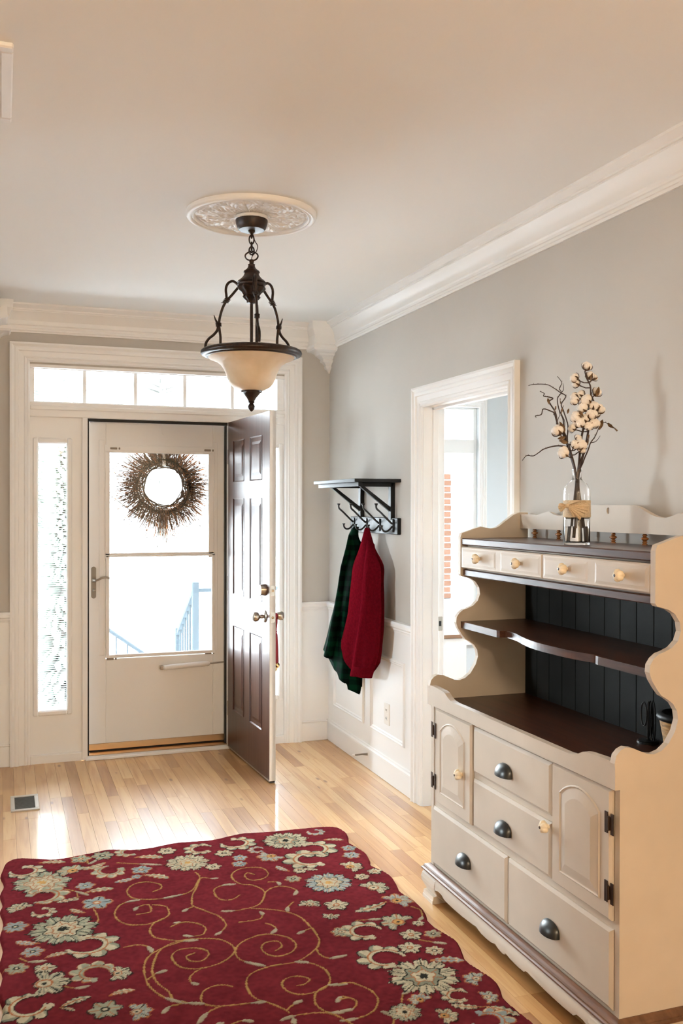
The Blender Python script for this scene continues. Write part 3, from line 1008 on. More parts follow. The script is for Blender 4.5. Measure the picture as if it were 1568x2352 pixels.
m.lathe([(.004, 0), (.009, .001), (.009, .004), (.0055, .006), (.0085, .009), (.0085, .0115), (.005, .0135), (.0065, .015), (.0125, .019), (.0125, .023), (.0065, .0265), (.005, .028), (.0085, .0305), (.0085, .033), (.006, .035), (.006, .038)], (0, 0, 0), 16)
SPM = m.mesh('spindle', mat('amber_turned_wood', (.22, .085, .025), .22), smooth=40)
for i in range(7):
    inst(SPM, 'spindle', hutch, T((1.957, 3.229 - i * .168, 1.392)))

# base cabinet
m = MB(); m.box(1.590, 2.175, .125, 1.982, 3.325, .745); m.build('carcass', CREAM, hutch)
m = MB()
for (a, c, b, d) in ((2.175, .735, 3.325, .760), (2.175, .125, 3.325, .150), (3.290, .150, 3.325, .735), (2.175, .150, 2.190, .735), (2.985, .388, 3.004, .735), (2.472, .388, 2.488, .735), (2.190, .362, 3.290, .388), (2.488, .556, 2.985, .580)):
    m.box(1.576, a, c, 1.5905, b, d)
m.build('face_frame', CREAM, hutch)
fH = lambda u, v, ww: (1.576 - ww, u, v)


def slab(m, a, c, b, d, t=.012, bev=.010):
    frustum(m, rect(a, c, b, d), rect(a + bev, c + bev, b - bev, d - bev), t - .007, t, fH, back=-.003)


def arch(a, c, b, d, rise, n=10):
    top = [(b + (a - b) * i / n, d - rise + rise * math.sin(PI * i / n) ** .8) for i in range(1, n)]
    return [(a, c), (b, c), (b, d - rise)] + top + [(a, d - rise)]


def hinge_mesh():
    m = MB()
    m.box(-.002, -.020, -.029, .0006, -.007, .029); m.box(-.002, .007, -.029, .0006, .020, .029); m.box(-.0015, -.008, -.018, .0006, .008, .018)
    m.tube([(-.003, 0, -.019), (-.003, 0, .019)], .0035, 8)
    return m.mesh('hinge', HINGE)


HM = hinge_mesh()
for (a, b, ky, kz, hy) in ((2.998, 3.289, 3.060, .553, 3.298), (2.181, 2.474, 2.487, .549, 2.182)):
    lo_, hi_ = a, b
    m = MB()
    slab(m, a, .387, b, .745, .016, .006)
    d_ = m.build('cabinet_door', CREAM, hutch)
    # recessed arch with a raised field
    m = MB()
    pa, pb, pc, pd = a + .052, b - .050, .437, .708
    o_ = arch(pa, pc, pb, pd, .040)
    s1 = lambda q: [((u - (pa + pb) / 2) * (1 - q / (pb - pa) * 2) + (pa + pb) / 2, (v - (pc + pd) / 2) * (1 - q / (pd - pc) * 2) + (pc + pd) / 2) for u, v in o_]
    loops = [[fH(u, v, .0163) for u, v in s1(-.006)], [fH(u, v, .0195) for u, v in s1(-.002)], [fH(u, v, .0165) for u, v in s1(.001)], [fH(u, v, .0165) for u, v in s1(.004)], [fH(u, v, .0225) for u, v in s1(.032)]]
    m.loft(loops)
    m.build('door_panel', CREAM, d_)
    add_knob(d_, 1.558, ky, kz)
    for hz in ((.660, .466) if a > 2.7 else (.655, .466)):
        inst(HM, 'hinge', d_, T((1.5585 if a < 2.7 else 1.5585, hy, hz)))
# three middle/bottom drawers
def cup(parent, y, z):
    return inst(PM, 'cup_pull', parent, T((1.5645, y, z)))


m = MB(); slab(m, 2.486, .578, 2.990, .740); d_ = m.build('drawer', CREAM, hutch); cup(d_, 2.755, .648)
m = MB(); slab(m, 2.486, .388, 2.990, .558); d_ = m.build('drawer', CREAM, hutch); cup(d_, 2.760, .456)
m = MB(); slab(m, 2.753, .140, 3.318, .363); slab(m, 2.180, .140, 2.743, .363); m.prism(rect(2.74, .145, 2.756, .358), -.003, .004, fH)
d_ = m.build('drawer', CREAM, hutch); cup(d_, 3.043, .250); cup(d_, 2.475, .246)
# front rail of the counter
fr = [(2.153, .752), (3.347, .752), (3.347, .826), (3.300, .828), (3.215, .824), (3.195, .820), (3.170, .808), (3.150, .801), (3.120, .798), (2.380, .798), (2.350, .801), (2.330, .808), (2.305, .820), (2.285, .824), (2.200, .828), (2.153, .826)]
m = MB(); m.prism(fr, 1.555, 1.577, lambda u, v, ww: (ww, u, v)); m.build('front_rail', CREAM, hutch)
# base moulding, apron, feet
mp_ = [(0, .104), (.026, .104), (.030, .107), (.030, .112), (.026, .115), (.023, .116), (.023, .119), (.020, .124), (.012, .128), (.004, .131), (0, .131)]
m = MB()
x_b = 1.572
m.loft([[(x_b - a, 2.155 - a, b) for a, b in mp_], [(x_b - a, 3.345 + a, b) for a, b in mp_]])
m.loft([[(x_b - a, 2.155 - a, b) for a, b in mp_], [(1.984, 2.155 - a, b) for a, b in mp_]])
m.loft([[(x_b - a, 3.345 + a, b) for a, b in mp_], [(1.984, 3.345 + a, b) for a, b in mp_]])
m.build('base_moulding', BWOOD, hutch)


def apron_bottom(y):
    t = abs(y - 2.75)
    # scalloped lower edge: cusps at .03, .17, .44
    pts = [(0, .052), (.02, .058), (.034, .072), (.06, .062), (.10, .056), (.14, .058), (.165, .073), (.20, .068), (.28, .060), (.36, .058), (.42, .062), (.44, .077), (.47, .078), (.50, .070), (.52, .05)]
    for (a, za), (b, zb) in zip(pts[:-1], pts[1:]):
        if t <= b:
            return za + (zb - za) * (t - a) / (b - a)
    return .05


m = MB()
loops = []
for i in range(97):
    y = 2.235 + (3.265 - 2.235) * i / 96
    zb = apron_bottom(y) - .006
    sec = []
    for k in range(9):
        z = .104 + (zb - .104) * k / 8
        q = (.104 - z) / .06
        sec.append((1.560 - .020 * math.sin(PI * min(1, .15 + q * .75)) ** .8, y, z))
    sec += [(1.575, y, zb), (1.585, y, .104)]
    loops.append(sec)
m.loft(loops); m.build('apron', CREAM, hutch, smooth=40)
fo = [(1.600, .104), (1.552, .104), (1.543, .094), (1.538, .080), (1.540, .066), (1.548, .050), (1.558, .036), (1.560, .029), (1.548, .027), (1.546, .014), (1.5435, .012), (1.5435, 0), (1.600, 0)]
for (a, b, sgn) in ((3.262, 3.366, 1), (2.134, 2.238, -1)):
    m = MB()
    if sgn > 0:
        loops = [[(x, 3.250 + (.012 if z < .06 else 0) + .012 * (1 if z < .03 else 0), z) for x, z in fo], [(x, b - (.0 if .05 < z else .004), z) for x, z in fo]]
    else:
        loops = [[(x, a + (.0 if .05 < z else .004), z) for x, z in fo], [(x, 2.250 - (.012 if z < .06 else 0) - .012 * (1 if z < .03 else 0), z) for x, z in fo]]
    m.loft(loops); m.build('foot', CREAM, hutch)
    m = MB(); m.box(1.90, a, 0, 1.98, b, .104, .004); m.build('foot', CREAM, hutch)
m = MB(); m.box(1.60, 3.335, .012, 1.98, 3.349, .104); m.build('side_apron', CREAM, hutch)  # side aprons extended almost to the floor to block light under the hutch
m = MB(); m.box(1.60, 2.152, .012, 1.98, 2.166, .104); m.build('side_apron', CREAM, hutch)

# ================================================================== things on the hutch
VA = (1.756, 2.640)
VZ = 1.3935
_s = Vector((math.cos(_yaw), -math.sin(_yaw), 0))
_g = Vector((math.sin(_yaw), math.cos(_yaw), 0))
V3 = lambda s_, z, d_=0.0: (VA[0] + _s.x * s_ + _g.x * d_, VA[1] + _s.y * s_ + _g.y * d_, z)
vase = thing('glass_vase', 'clear glass bottle vase with a burlap wrap standing on the hutch', 'vase', (VA[0], VA[1], VZ))
pv = [(.0001, 0), (.040, 0), (.0425, .003), (.0425, .165), (.041, .180), (.034, .196), (.022, .206), (.0145, .213), (.0135, .228), (.0145, .238), (.0165, .241), (.0165, .244), (.012, .244), (.0115, .228), (.0125, .213), (.020, .203), (.032, .193), (.0388, .178), (.0398, .165), (.0398, .012), (.036, .009), (.0001, .009)]
m = MB(); m.lathe(pv, (VA[0], VA[1], VZ), 32); m.build('bottle', VASEG, vase, smooth=40)
m = MB(); m.lathe([(.0001, .0095), (.035, .0095), (.0394, .0125), (.0394, .060), (.0001, .060)], (VA[0], VA[1], VZ), 32); m.build('water', WATER, vase, smooth=40)
m = MB()
loops = []
for z, r_ in ((1.482, .0432), (1.484, .0442), (1.5, .0438), (1.535, .0440), (1.537, .0432)):
    loops.append([(VA[0] + r_ * math.cos(2 * PI * i / 40), VA[1] + r_ * math.sin(2 * PI * i / 40), z) for i in range(40)])
m.loft(loops, close_ends=False); wrap = m.build('burlap_band', BURLAP, vase, smooth=50)
# bow: knot, two loops and a ruffled drape
m = MB()
def fan(apex, edge, d0, d1, ruff, seed):
    """a gathered piece of cloth spreading from the knot to a ruffled edge"""
    ed = spline(edge, 8)
    n = len(ed)
    rows = []
    for j in range(6):
        q = j / 5
        row = []
        for i, (s_, z) in enumerate(ed):
            rip = ruff * math.sin(i * 1.15 + seed) * q + ruff * .5 * math.sin(i * 2.1) * q
            row.append(V3(apex[0] + (s_ - apex[0]) * q, apex[1] + (z - apex[1]) * q, -(d0 + (d1 - d0) * q + .006 * math.sin(PI * q) + rip)))
        rows.append(row)
    back = [[tuple(Vector(p) + Vector(_g) * .0015) for p in r_] for r_ in reversed(rows)]
    m.loft(rows + back, close_ends=False, closed=False)


fan((-.044, 1.519), [(-.060, 1.529), (-.069, 1.525), (-.071, 1.513), (-.066, 1.503), (-.061, 1.499), (-.058, 1.508), (-.052, 1.510)], .046, .047, .0022, 1)
fan((-.042, 1.519), [(-.010, 1.531), (.014, 1.534), (.027, 1.517), (.021, 1.500), (.006, 1.489), (-.003, 1.474), (-.013, 1.483), (-.024, 1.484), (-.032, 1.492), (-.040, 1.506)], .046, .050, .0020, 2)
m.build('burlap_bow', BURLAP, wrap, smooth=60)
m = MB(); m.ball(V3(-.043, 1.519, -.047), .0075, seg=10, rings=6)
m.tube([V3(-.043, 1.519, -.05), V3(-.025, 1.528, -.048), V3(.0, 1.536, -.046)], [.0016, .0022, .0016], 6)
m.build('bow_knot', BURLAP, wrap, smooth=60)
BOLLM, BURRM = None, None


def boll_meshes():
    m = MB()
    rg = random.Random(3)
    for k in range(5):
        t = 2 * PI * k / 5
        m.ball((.0085 * math.cos(t), .0085 * math.sin(t), .008 + .002 * (k % 2)), .0135, 1, 1, 1.08, 10, 7)
    m.ball((0, 0, .013), .011, 1, 1, 1, 10, 7)
    a = m.mesh('boll', COTTON, smooth=80)
    m = MB()
    for k in range(5):
        t = 2 * PI * (k + .5) / 5
        c, s_ = math.cos(t), math.sin(t)
        pts = [(.002, -.010), (.012, -.007), (.0205, .000), (.0225, .007), (.0205, .014)]
        wd_ = [.003, .0052, .0046, .0026, .0005]
        l1 = [(r * c - w_ * s_, r * s_ + w_ * c, h) for (r, h), w_ in zip(pts, wd_)]
        l2 = [(r * c + w_ * s_, r * s_ - w_ * c, h) for (r, h), w_ in zip(pts, wd_)]
        l3 = [((r + .0018) * c, (r + .0018) * s_, h - .0012) for (r, h) in pts]
        m.loft([l1, l3, l2], close_ends=False, closed=False)
    m.lathe([(.0005, -.014), (.004, -.011), (.006, -.006), (.003, -.003)], (0, 0, 0), 8)
    return a, m.mesh('burr', BURR, smooth=60)


BOLLM, BURRM = boll_meshes()


def orient(p, d, s_=1.0, roll=0):
    q = Vector(d).normalized().to_track_quat('Z', 'Y').to_matrix().to_4x4()
    return T(p) @ q @ Matrix.Rotation(roll, 4, 'Z') @ Matrix.Scale(s_, 4)


def leaf_mesh():
    m = MB()
    up, dn, md = [], [], []
    for i in range(7):
        t = i / 6
        w_ = .0075 * math.sin(PI * min(1, t * .96 + .03)) ** .8
        up.append((w_, t * .036, .003 * math.sin(7 * t))); dn.append((-w_, t * .036, -.003 * math.sin(6 * t))); md.append((0, t * .036, -.0035))
    m.loft([up, md, dn], close_ends=False, closed=False)
    return m.mesh('leaf', DLEAF, smooth=60)


LEAFM = leaf_mesh()


def add_leaf(parent, p, d, s_=1.0, roll=0.0):
    q = Vector(d).normalized().to_track_quat('Y', 'Z').to_matrix().to_4x4()
    inst(LEAFM, 'leaf', parent, T(p) @ q @ Matrix.Rotation(roll, 4, 'Y') @ Matrix.Scale(s_, 4))


def cotton_stem(label, pts, r0, bolls, leaves, tail):
    base = V3(*tail[0])
    t_ = thing('cotton_stem', label, 'cotton stem', base, 'cotton stems in the bottle vase')
    path = spline([V3(*p) for p in tail + pts], 5)
    n = len(path)
    m = MB(); m.tube(path, [r0 * (1 - .6 * i / n) for i in range(n)], 7)
    m.build('stem', VINE, t_, smooth=60)
    pv_ = [Vector(p) for p in path]
    for k, (s_, z, d_, sc) in enumerate(bolls):
        p = Vector(V3(s_, z, d_))
        q = min((x for x in pv_ if x.z < p.z - .01), key=lambda x: (x - p).length, default=pv_[-1])
        dr = (p - q)
        dr.normalize()
        dr = (dr + Vector((-.25, -.35, .25))).normalized()
        sc *= .80
        b = inst(BOLLM, 'boll', t_, orient(p, dr, sc, k))
        c = inst(BURRM, 'burr', t_, orient(p, dr, sc * 1.04, k))
        m = MB(); m.tube([q, q.lerp(p - dr * .012, .5) + Vector((0, 0, -.003)), p - dr * .012 * sc], [.0022, .0018, .002], 5); m.build('boll_stalk', VINE, t_)
    for (s_, z, d_, dx, dz, sc) in leaves:
        add_leaf(t_, V3(s_, z, d_), Vector(_s) * dx + Vector((0, 0, dz)) + Vector((-.1, -.2, 0)), sc, s_ * 40)
    return t_


cotton_stem('tall cotton stem in the vase rising to the topmost white boll',
            [(.006, 1.650, 0), (.011, 1.726, -.005), (.018, 1.767, -.008), (.036, 1.822, -.008), (.052, 1.850, -.008), (.043, 1.877, -.006), (.041, 1.907, -.004), (.030, 1.932, -.002), (.024, 1.955, 0)], .0050,
            [(.029, 1.966, 0, 1.0), (.041, 1.938, .008, .9), (-.002, 1.932, .012, .95), (.005, 1.915, .018, .85), (.057, 1.934, .016, .7), (.061, 1.884, .006, 1.0), (-.005, 1.872, .006, .8), (-.006, 1.856, -.006, .9), (.018, 1.877, .012, .95), (.030, 1.858, -.014, 1.1), (.019, 1.833, -.010, 1.1)],
            [(.040, 1.918, -.008, .15, .8, .75), (.060, 1.872, -.010, .2, 1, .9)], [(.010, 1.405, .004), (.008, 1.46, .003), (.004, 1.53, .002), (.002, 1.607, .001)])
cotton_stem('thick cotton stem leaning right in the vase with a cluster of bolls midway',
            [(.0084, 1.648, -.006), (.0247, 1.712, -.010), (.0328, 1.759, -.012), (.040, 1.794, -.012), (.046, 1.815, -.012)], .0062,
            [(.049, 1.836, -.012, 1.05), (.068, 1.828, -.004, 1.05), (.042, 1.809, -.018, 1.1), (.058, 1.812, .004, .9), (.048, 1.781, -.020, 1.05), (.031, 1.772, -.024, .9), (.008, 1.783, -.022, 1.0), (-.003, 1.803, -.014, 1.1), (-.001, 1.782, -.004, .9), (-.013, 1.769, -.006, .85), (.024, 1.796, -.012, 1.0)],
            [(.028, 1.715, -.018, .1, 1, .95), (.013, 1.805, -.03, -.5, .6, .7)], [(.024, 1.408, -.006), (.019, 1.47, -.004), (.009, 1.54, -.002), (.001, 1.607, -.001)])
cotton_stem('short cotton stem in the vase leaning left with three drooping bolls',
            [(-.010, 1.650, -.006), (-.022, 1.690, -.012), (-.030, 1.716, -.016)], .0048,
            [(-.045, 1.688, -.022, 1.15), (.004, 1.712, -.026, 1.1), (-.014, 1.712, -.026, .95), (.006, 1.698, -.020, .9), (-.062, 1.757, -.010, 1.25), (-.004, 1.735, -.02, .7)],
            [(-.034, 1.722, -.02, -1, .2, .9), (-.045, 1.755, -.02, -.5, 1, 1.1), (-.04, 1.74, -.015, -1, -.2, .8)], [(-.020, 1.408, .006), (-.016, 1.46, .004), (-.007, 1.54, .003), (-.002, 1.607, .001)])


def willow(label, pts, leaves=(), r0=.0026, side=()):
    pts3 = [V3(s_, z, d_) for s_, z, d_ in pts]
    t_ = thing('willow_twig', label, 'twig', pts3[0], 'curly twigs in the bottle vase')
    path = spline(pts3, 6)
    n = len(path)
    m = MB(); m.tube(path, [r0 * 1.25 * (1 - .70 * i / n) for i in range(n)], 6)
    m.build('twig', VINE, t_, smooth=60)
    m = MB()
    rg = random.Random(len(label))
    for i in range(4, n - 3, 3):
        p = Vector(path[i]); d_ = Vector((rg.uniform(-1, 1), rg.uniform(-1, 1), rg.uniform(.2, 1))).normalized()
        m.tube([p, p + d_ * .004], [.0012, .0006], 4)
    m.build('bud', VINE, t_, kind='stuff')
    for sp_ in side:
        path2 = spline([V3(*p) for p in sp_], 5)
        m = MB(); m.tube(path2, [.0015 * (1 - .6 * i / len(path2)) for i in range(len(path2))], 5); m.build('side_twig', VINE, t_)
    for (s_, z, d_, dx, dz, sc) in leaves:
        add_leaf(t_, V3(s_, z, d_), Vector(_s) * dx + Vector((0, 0, dz)) + Vector((-.1, -.25, 0)), sc, s_ * 30)


tl = [(-.006, 1.42, .004), (-.003, 1.50, .002), (-.002, 1.607, 0), (-.013, 1.655, 0), (-.028, 1.70, 0)]
willow('long curly twig in the vase sweeping far out to the lower left', [(-.004, 1.45, -.004), (-.002, 1.607, -.002), (-.018, 1.672, -.004), (-.0304, 1.706, -.006), (-.058, 1.713, -.010), (-.0855, 1.710, -.014), (-.1131, 1.701, -.016), (-.1268, 1.691, -.016), (-.1447, 1.680, -.014), (-.1653, 1.681, -.012), (-.1796, 1.665, -.01)])
willow('curly twig in the vase ending in the highest upright hook', tl + [(-.036, 1.731, 0), (-.0417, 1.767, .004), (-.0445, 1.800, .006), (-.0584, 1.833, .004), (-.064, 1.866, 0), (-.0531, 1.885, -.004), (-.0587, 1.899, -.004), (-.0505, 1.918, 0), (-.0643, 1.939, .002)],
       [(-.053, 1.850, .004, -.1, 1, .5)], side=[[(-.0531, 1.885, -.004), (-.046, 1.895, -.006), (-.0475, 1.915, -.006)]])
willow('curly twig in the vase arching over to the upper left', tl + [(-.0305, 1.739, .006), (-.0279, 1.781, .010), (-.0419, 1.827, .010), (-.0502, 1.849, .006), (-.0365, 1.874, .002), (-.0531, 1.885, 0), (-.0752, 1.899, -.004), (-.100, 1.911, -.006), (-.1386, 1.912, -.006), (-.1592, 1.908, -.004)],
       [(-.03, 1.818, .006, .2, 1, .5)])
willow('knotty curly twig in the vase with small leaves at upper left', tl + [(-.036, 1.725, -.004), (-.0527, 1.761, -.008), (-.0665, 1.775, -.010), (-.0694, 1.808, -.008), (-.0749, 1.827, -.006), (-.0916, 1.855, -.006), (-.0806, 1.866, -.008), (-.0971, 1.871, -.010), (-.1109, 1.874, -.008), (-.1082, 1.882, -.006), (-.122, 1.890, -.004)],
       [(-.093, 1.846, -.012, -.3, 1, .6), (-.078, 1.812, -.012, .2, 1, .8), (-.055, 1.81, -.012, .1, 1, .7)], r0=.0032)
willow('curly twig in the vase bending out to the left below the knot', tl + [(-.0416, 1.750, -.012), (-.0655, 1.780, -.016), (-.0776, 1.816, -.016), (-.0887, 1.824, -.016), (-.1135, 1.831, -.018), (-.1203, 1.813, -.018), (-.1382, 1.809, -.016), (-.1354, 1.804, -.014)], r0=.0030,
       side=[[(-.052, 1.762, -.014), (-.066, 1.79, -.010), (-.058, 1.815, -.006), (-.064, 1.84, -.006)], [(-.045, 1.75, -.01), (-.04, 1.79, 0), (-.05, 1.82, .004), (-.042, 1.845, .006)]])
willow('thin twig in the vase curving right to two dry leaves', [(.012, 1.45, -.010), (.004, 1.607, -.006), (.016, 1.66, -.014), (.031, 1.700, -.020), (.038, 1.722, -.022), (.052, 1.742, -.022), (.064, 1.768, -.020), (.0745, 1.786, -.018), (.086, 1.788, -.016), (.096, 1.783, -.014)],
       [(.066, 1.764, -.022, .25, 1, .95), (.094, 1.785, -.014, 1, -.85, 1.1)], r0=.0022, side=[[(.038, 1.722, -.022), (.055, 1.727, -.024), (.068, 1.745, -.026)]])

# black looped wire and wicker basket on the counter
bk = thing('black_wire_holder', 'black looped wire holder standing at the back of the hutch counter', 'wire holder', (1.925, 2.49, .771))
for (cy, w_, z0, z1, dx) in ((2.478, .012, .775, .905, 0), (2.512, .014, .820, .895, -.008), (2.498, .010, .785, .900, .006)):
    pts = [(1.930 + dx, cy - w_ * math.cos(2 * PI * i / 20), (z0 + z1) / 2 + (z1 - z0) / 2 * math.sin(2 * PI * i / 20)) for i in range(21)]
    m = MB(); m.tube(pts, .0028, 6); m.build('wire_loop', BLACK, bk)
m = MB(); m.lathe([(.0001, 0), (.034, 0), (.034, .006), (.030, .009), (.0001, .010)], (1.925, 2.495, .771), 20); m.tube([(1.925, 2.495, .778), (1.928, 2.497, .90)], .004, 6); m.build('base', BLACK, bk)
wb = thing('wicker_basket', 'golden wicker basket with a dark rim inside the hutch behind its right side', 'basket', (1.880, 2.265, .771))
m = MB(); m.lathe([(.0001, .001), (.052, .001), (.056, .010), (.064, .07), (.072, .125), (.068, .125), (.060, .07), (.050, .012), (.0001, .010)], (1.880, 2.266, .771), 28, mod=lambda r, h, t: r * (1 + .025 * math.sin(14 * t + 40 * h))); m.build('basket_body', WICK, wb, smooth=60)
m = MB(); m.lathe([(.067, .122), (.078, .124), (.082, .132), (.078, .142), (.066, .144), (.060, .134)], (1.880, 2.266, .771), 28); m.build('rim', BLACKW, wb, smooth=60)

# ================================================================== CHANDELIER
LX, LY = .937, 3.679
fx = .945 - LX
ch = thing('pendant_light', 'oil rubbed bronze pendant light with scrolled arms and amber glass bowl', 'pendant light', (LX, LY, CZ))
LC = (LX, LY, 0)
md = thing('ceiling_medallion', 'round white plaster medallion with leaf relief on the ceiling', 'ceiling medallion', (LX, LY, CZ))
m = MB(); m.lathe([(.210, CZ + .001), (.258, CZ + .001), (.258, CZ - .010), (.254, CZ - .018), (.247, CZ - .022), (.240, CZ - .020), (.237, CZ - .014), (.233, CZ - .015), (.229, CZ - .019), (.224, CZ - .016), (.222, CZ - .006)], LC, 72); m.build('rim', TRIM, md, smooth=50)
NR, NA = 60, 384
r_ = np.linspace(.050, .224, NR)[:, None]; t_ = np.linspace(0, 2 * PI, NA, endpoint=False)[None, :]
q = (r_ - .05) / .174


def acanthus(tt, r0, r1, wd):
    """one ring of lobed leaves: height field over angle tt (0 at the leaf axis, +-1 at its border)"""
    s_ = np.clip((q - r0) / (r1 - r0), 0, 1)
    half = wd * np.sin(PI * np.clip(s_ * .92 + .06, 0, 1)) ** .55 * (1 + .22 * np.cos(s_ * 26))
    inl = np.clip(1 - np.abs(tt) / (half + 1e-4), 0, 1)
    rib = .5 + .5 * np.cos(PI * 6 * (np.abs(tt) - s_ * 1.1))
    return np.where((q > r0) & (q < r1), inl ** .45 * (.55 + .45 * rib) * (.6 + .4 * s_), 0) - .35 * np.exp(-(tt / .06) ** 2) * (inl > 0)


ta = (np.mod(t_ * 8 / (2 * PI), 1) - .5) * 2
tb = (np.mod(t_ * 8 / (2 * PI) + .5, 1) - .5) * 2
tc_ = (np.mod(t_ * 24 / (2 * PI), 1) - .5) * 2
h = np.maximum(np.maximum(acanthus(ta, .12, .74, .85), acanthus(tb, .38, .95, .75) * .95), acanthus(tc_, .86, 1.0, .8) * .7)
h = .003 + .014 * h + .0016 * np.sin(40 * t_ + 25 * q) * np.sin(31 * q + 3)
h = h * np.clip((1 - q) * 14, .3, 1)
P3 = np.stack([LX + r_ * np.cos(t_), LY + r_ * np.sin(t_), CZ - .004 - h], -1).reshape(-1, 3)
m = MB(); m.v = [tuple(p) for p in P3]
for i in range(NR - 1):
    for j in range(NA):
        m.f.append((i * NA + j, i * NA + (j + 1) % NA, (i + 1) * NA + (j + 1) % NA, (i + 1) * NA + j))
m.build('leaf_relief', TRIM, md, smooth=60)
m = MB(); m.lathe([(.0001, CZ - .004), (.056, CZ - .004), (.062, CZ - .010), (.066, CZ - .012), (.068, CZ - .022), (.060, CZ - .026), (.0001, CZ - .026)], LC, 40); m.build('centre_ring', TRIM, md, smooth=40)
m = MB(); m.lathe([(.0001, CZ - .020), (.063, CZ - .020), (.064, CZ - .028), (.062, CZ - .040), (.056, CZ - .058), (.050, CZ - .064), (.0001, CZ - .066)], LC, 36)
m.lathe([(.014, CZ - .062), (.014, CZ - .070), (.006, CZ - .078), (.003, CZ - .08)], LC, 12)
m.build('canopy', BRONZE, ch, smooth=40)


def link(m, cz, rz, rx, ang, rad=.0032, seg=20):
    pts = [(LX + rx * math.sin(2 * PI * i / seg) * math.cos(ang), LY + rx * math.sin(2 * PI * i / seg) * math.sin(ang), cz + rz * math.cos(2 * PI * i / seg)) for i in range(seg + 1)]
    m.tube(pts, rad, 6)


for (cz, rz, rx, ang) in ((2.592, .012, .009, 1.2), (2.574, .018, .0095, -.34), (2.548, .016, .008, 1.2), (2.530, .016, .010, -.2)):
    m = MB(); link(m, cz, rz, rx, ang); m.build('chain_link', BRONZE, ch, smooth=60)
for sg in (-1, 1):                       # heart shaped loop above the body
    pts = spline([(LX + sg * _s.x * a, LY + sg * _s.y * a, z) for a, z in ((.002, 2.520), (.004, 2.528), (.012, 2.524), (.023, 2.516), (.025, 2.506), (.018, 2.496), (.004, 2.490))], 5)
    m = MB(); m.tube(pts, .0032, 6); m.build('heart_loop', BRONZE, ch, smooth=60)
m = MB(); m.tube(spline([(LX + .004, LY, 2.60), (LX + .012, LY - .004, 2.57), (LX + .022, LY - .01, 2.548), (LX + .016, LY - .01, 2.525), (LX + .002, LY - .004, 2.508), (LX, LY, 2.49)], 5), .0018, 5); m.build('lamp_wire', BRONZE, ch)
m = MB(); m.lathe([(.0001, 2.494), (.009, 2.494), (.010, 2.488), (.008, 2.480), (.0145, 2.475), (.013, 2.470), (.016, 2.462), (.022, 2.455), (.031, 2.449), (.033, 2.444), (.029, 2.438), (.032, 2.430), (.042, 2.418), (.054, 2.409), (.057, 2.404), (.053, 2.401), (.056, 2.397), (.0545, 2.391), (.050, 2.388)], LC, 32)
m.build('body', BRONZE, ch, smooth=45)
m = MB(); m.lathe([(.050, 2.390), (.054, 2.382), (.047, 2.372), (.036, 2.362), (.030, 2.352), (.034, 2.346), (.028, 2.338), (.019, 2.331), (.018, 2.322), (.0001, 2.318)], LC, 64, mod=lambda r, h, t: r * (1 + .09 * math.cos(8 * t)))
m.build('fluted_cup', BRONZE, ch, smooth=50)
m = MB(); m.tube([(LX, LY, 2.325), (LX, LY, 2.02)], .0062, 10); m.build('rod', BRONZE, ch, smooth=60)
arm_az = [_yaw * -1 + a for a in (math.radians(164), math.radians(44), math.radians(-76))]
for az in arm_az:
    ca, sa = math.cos(az), math.sin(az)
    R3 = lambda pts: [(LX + r * ca, LY + r * sa, z) for r, z in pts]
    m = MB()
    main = spline([(.052, 2.393), (.066, 2.378), (.083, 2.360), (.104, 2.340), (.120, 2.318), (.131, 2.290), (.138, 2.262), (.139, 2.240), (.136, 2.215), (.133, 2.190), (.134, 2.140)], 5)
    m.tube(R3(main), [.0055] * len(main), 8)
    loop = spline([(.052, 2.393), (.064, 2.404), (.079, 2.414), (.095, 2.411), (.106, 2.399), (.110, 2.382), (.108, 2.362), (.106, 2.342)], 5)
    m.tube(R3(loop), [.0055] * len(loop), 8)
    scroll = spline([(.161, 2.283), (.156, 2.268), (.149, 2.254), (.144, 2.240), (.147, 2.222), (.162, 2.205), (.182, 2.191), (.195, 2.175), (.198, 2.158), (.190, 2.138)], 5)
    m.tube(R3(scroll), [.0015 + .0042 * min(1, i / 12) for i in range(len(scroll))], 8)
    a_ = m.build('arm', BRONZE, ch, smooth=60)
    m = MB()
    for (cr, cz, dz) in ((.107, 2.338, 1), (.141, 2.244, 1)):
        for k in range(3):
            z = cz + (k - 1) * .0052
            rr = cr + (-(k - 1) * .004 if cr < .12 else .0005 * k)
            m.tube([(LX + (rr + .0105 * math.cos(t)) * ca - .0085 * math.sin(t) * sa, LY + (rr + .0105 * math.cos(t)) * sa + .0085 * math.sin(t) * ca, z + (.003 * math.cos(t) if cr < .12 else 0)) for t in [2 * PI * i / 10 for i in range(11)]], .0028, 5)
    m.tube(R3([(.112, 2.336), (.122, 2.331), (.132, 2.331)]), [.004, .0025, .0006], 5)
    m.build('wire_wrap', BRONZE, a_, smooth=60)
m = MB(); m.lathe([(.168, 2.114), (.174, 2.128), (.183, 2.136), (.191, 2.135), (.197, 2.130), (.1995, 2.122), (.197, 2.115), (.190, 2.111), (.182, 2.111), (.178, 2.106), (.172, 2.106)], LC, 120, mod=lambda r, h, t: r + (.0016 * math.cos(60 * t) if r > .195 else 0))
m.build('rim', BRONZE, ch, smooth=50)
bw = [(.176, 2.112), (.168, 2.101), (.142, 2.091), (.122, 2.077), (.110, 2.060), (.102, 2.042), (.096, 2.024), (.087, 2.004), (.074, 1.989), (.056, 1.979), (.040, 1.973), (.020, 1.970), (.0001, 1.970)]
bw2 = bw + [(.0001, 1.974), (.020, 1.974), (.038, 1.977), (.054, 1.983), (.071, 1.993), (.084, 2.008), (.093, 2.026), (.099, 2.044), (.107, 2.063), (.120, 2.080), (.141, 2.094), (.166, 2.104), (.174, 2.114)]
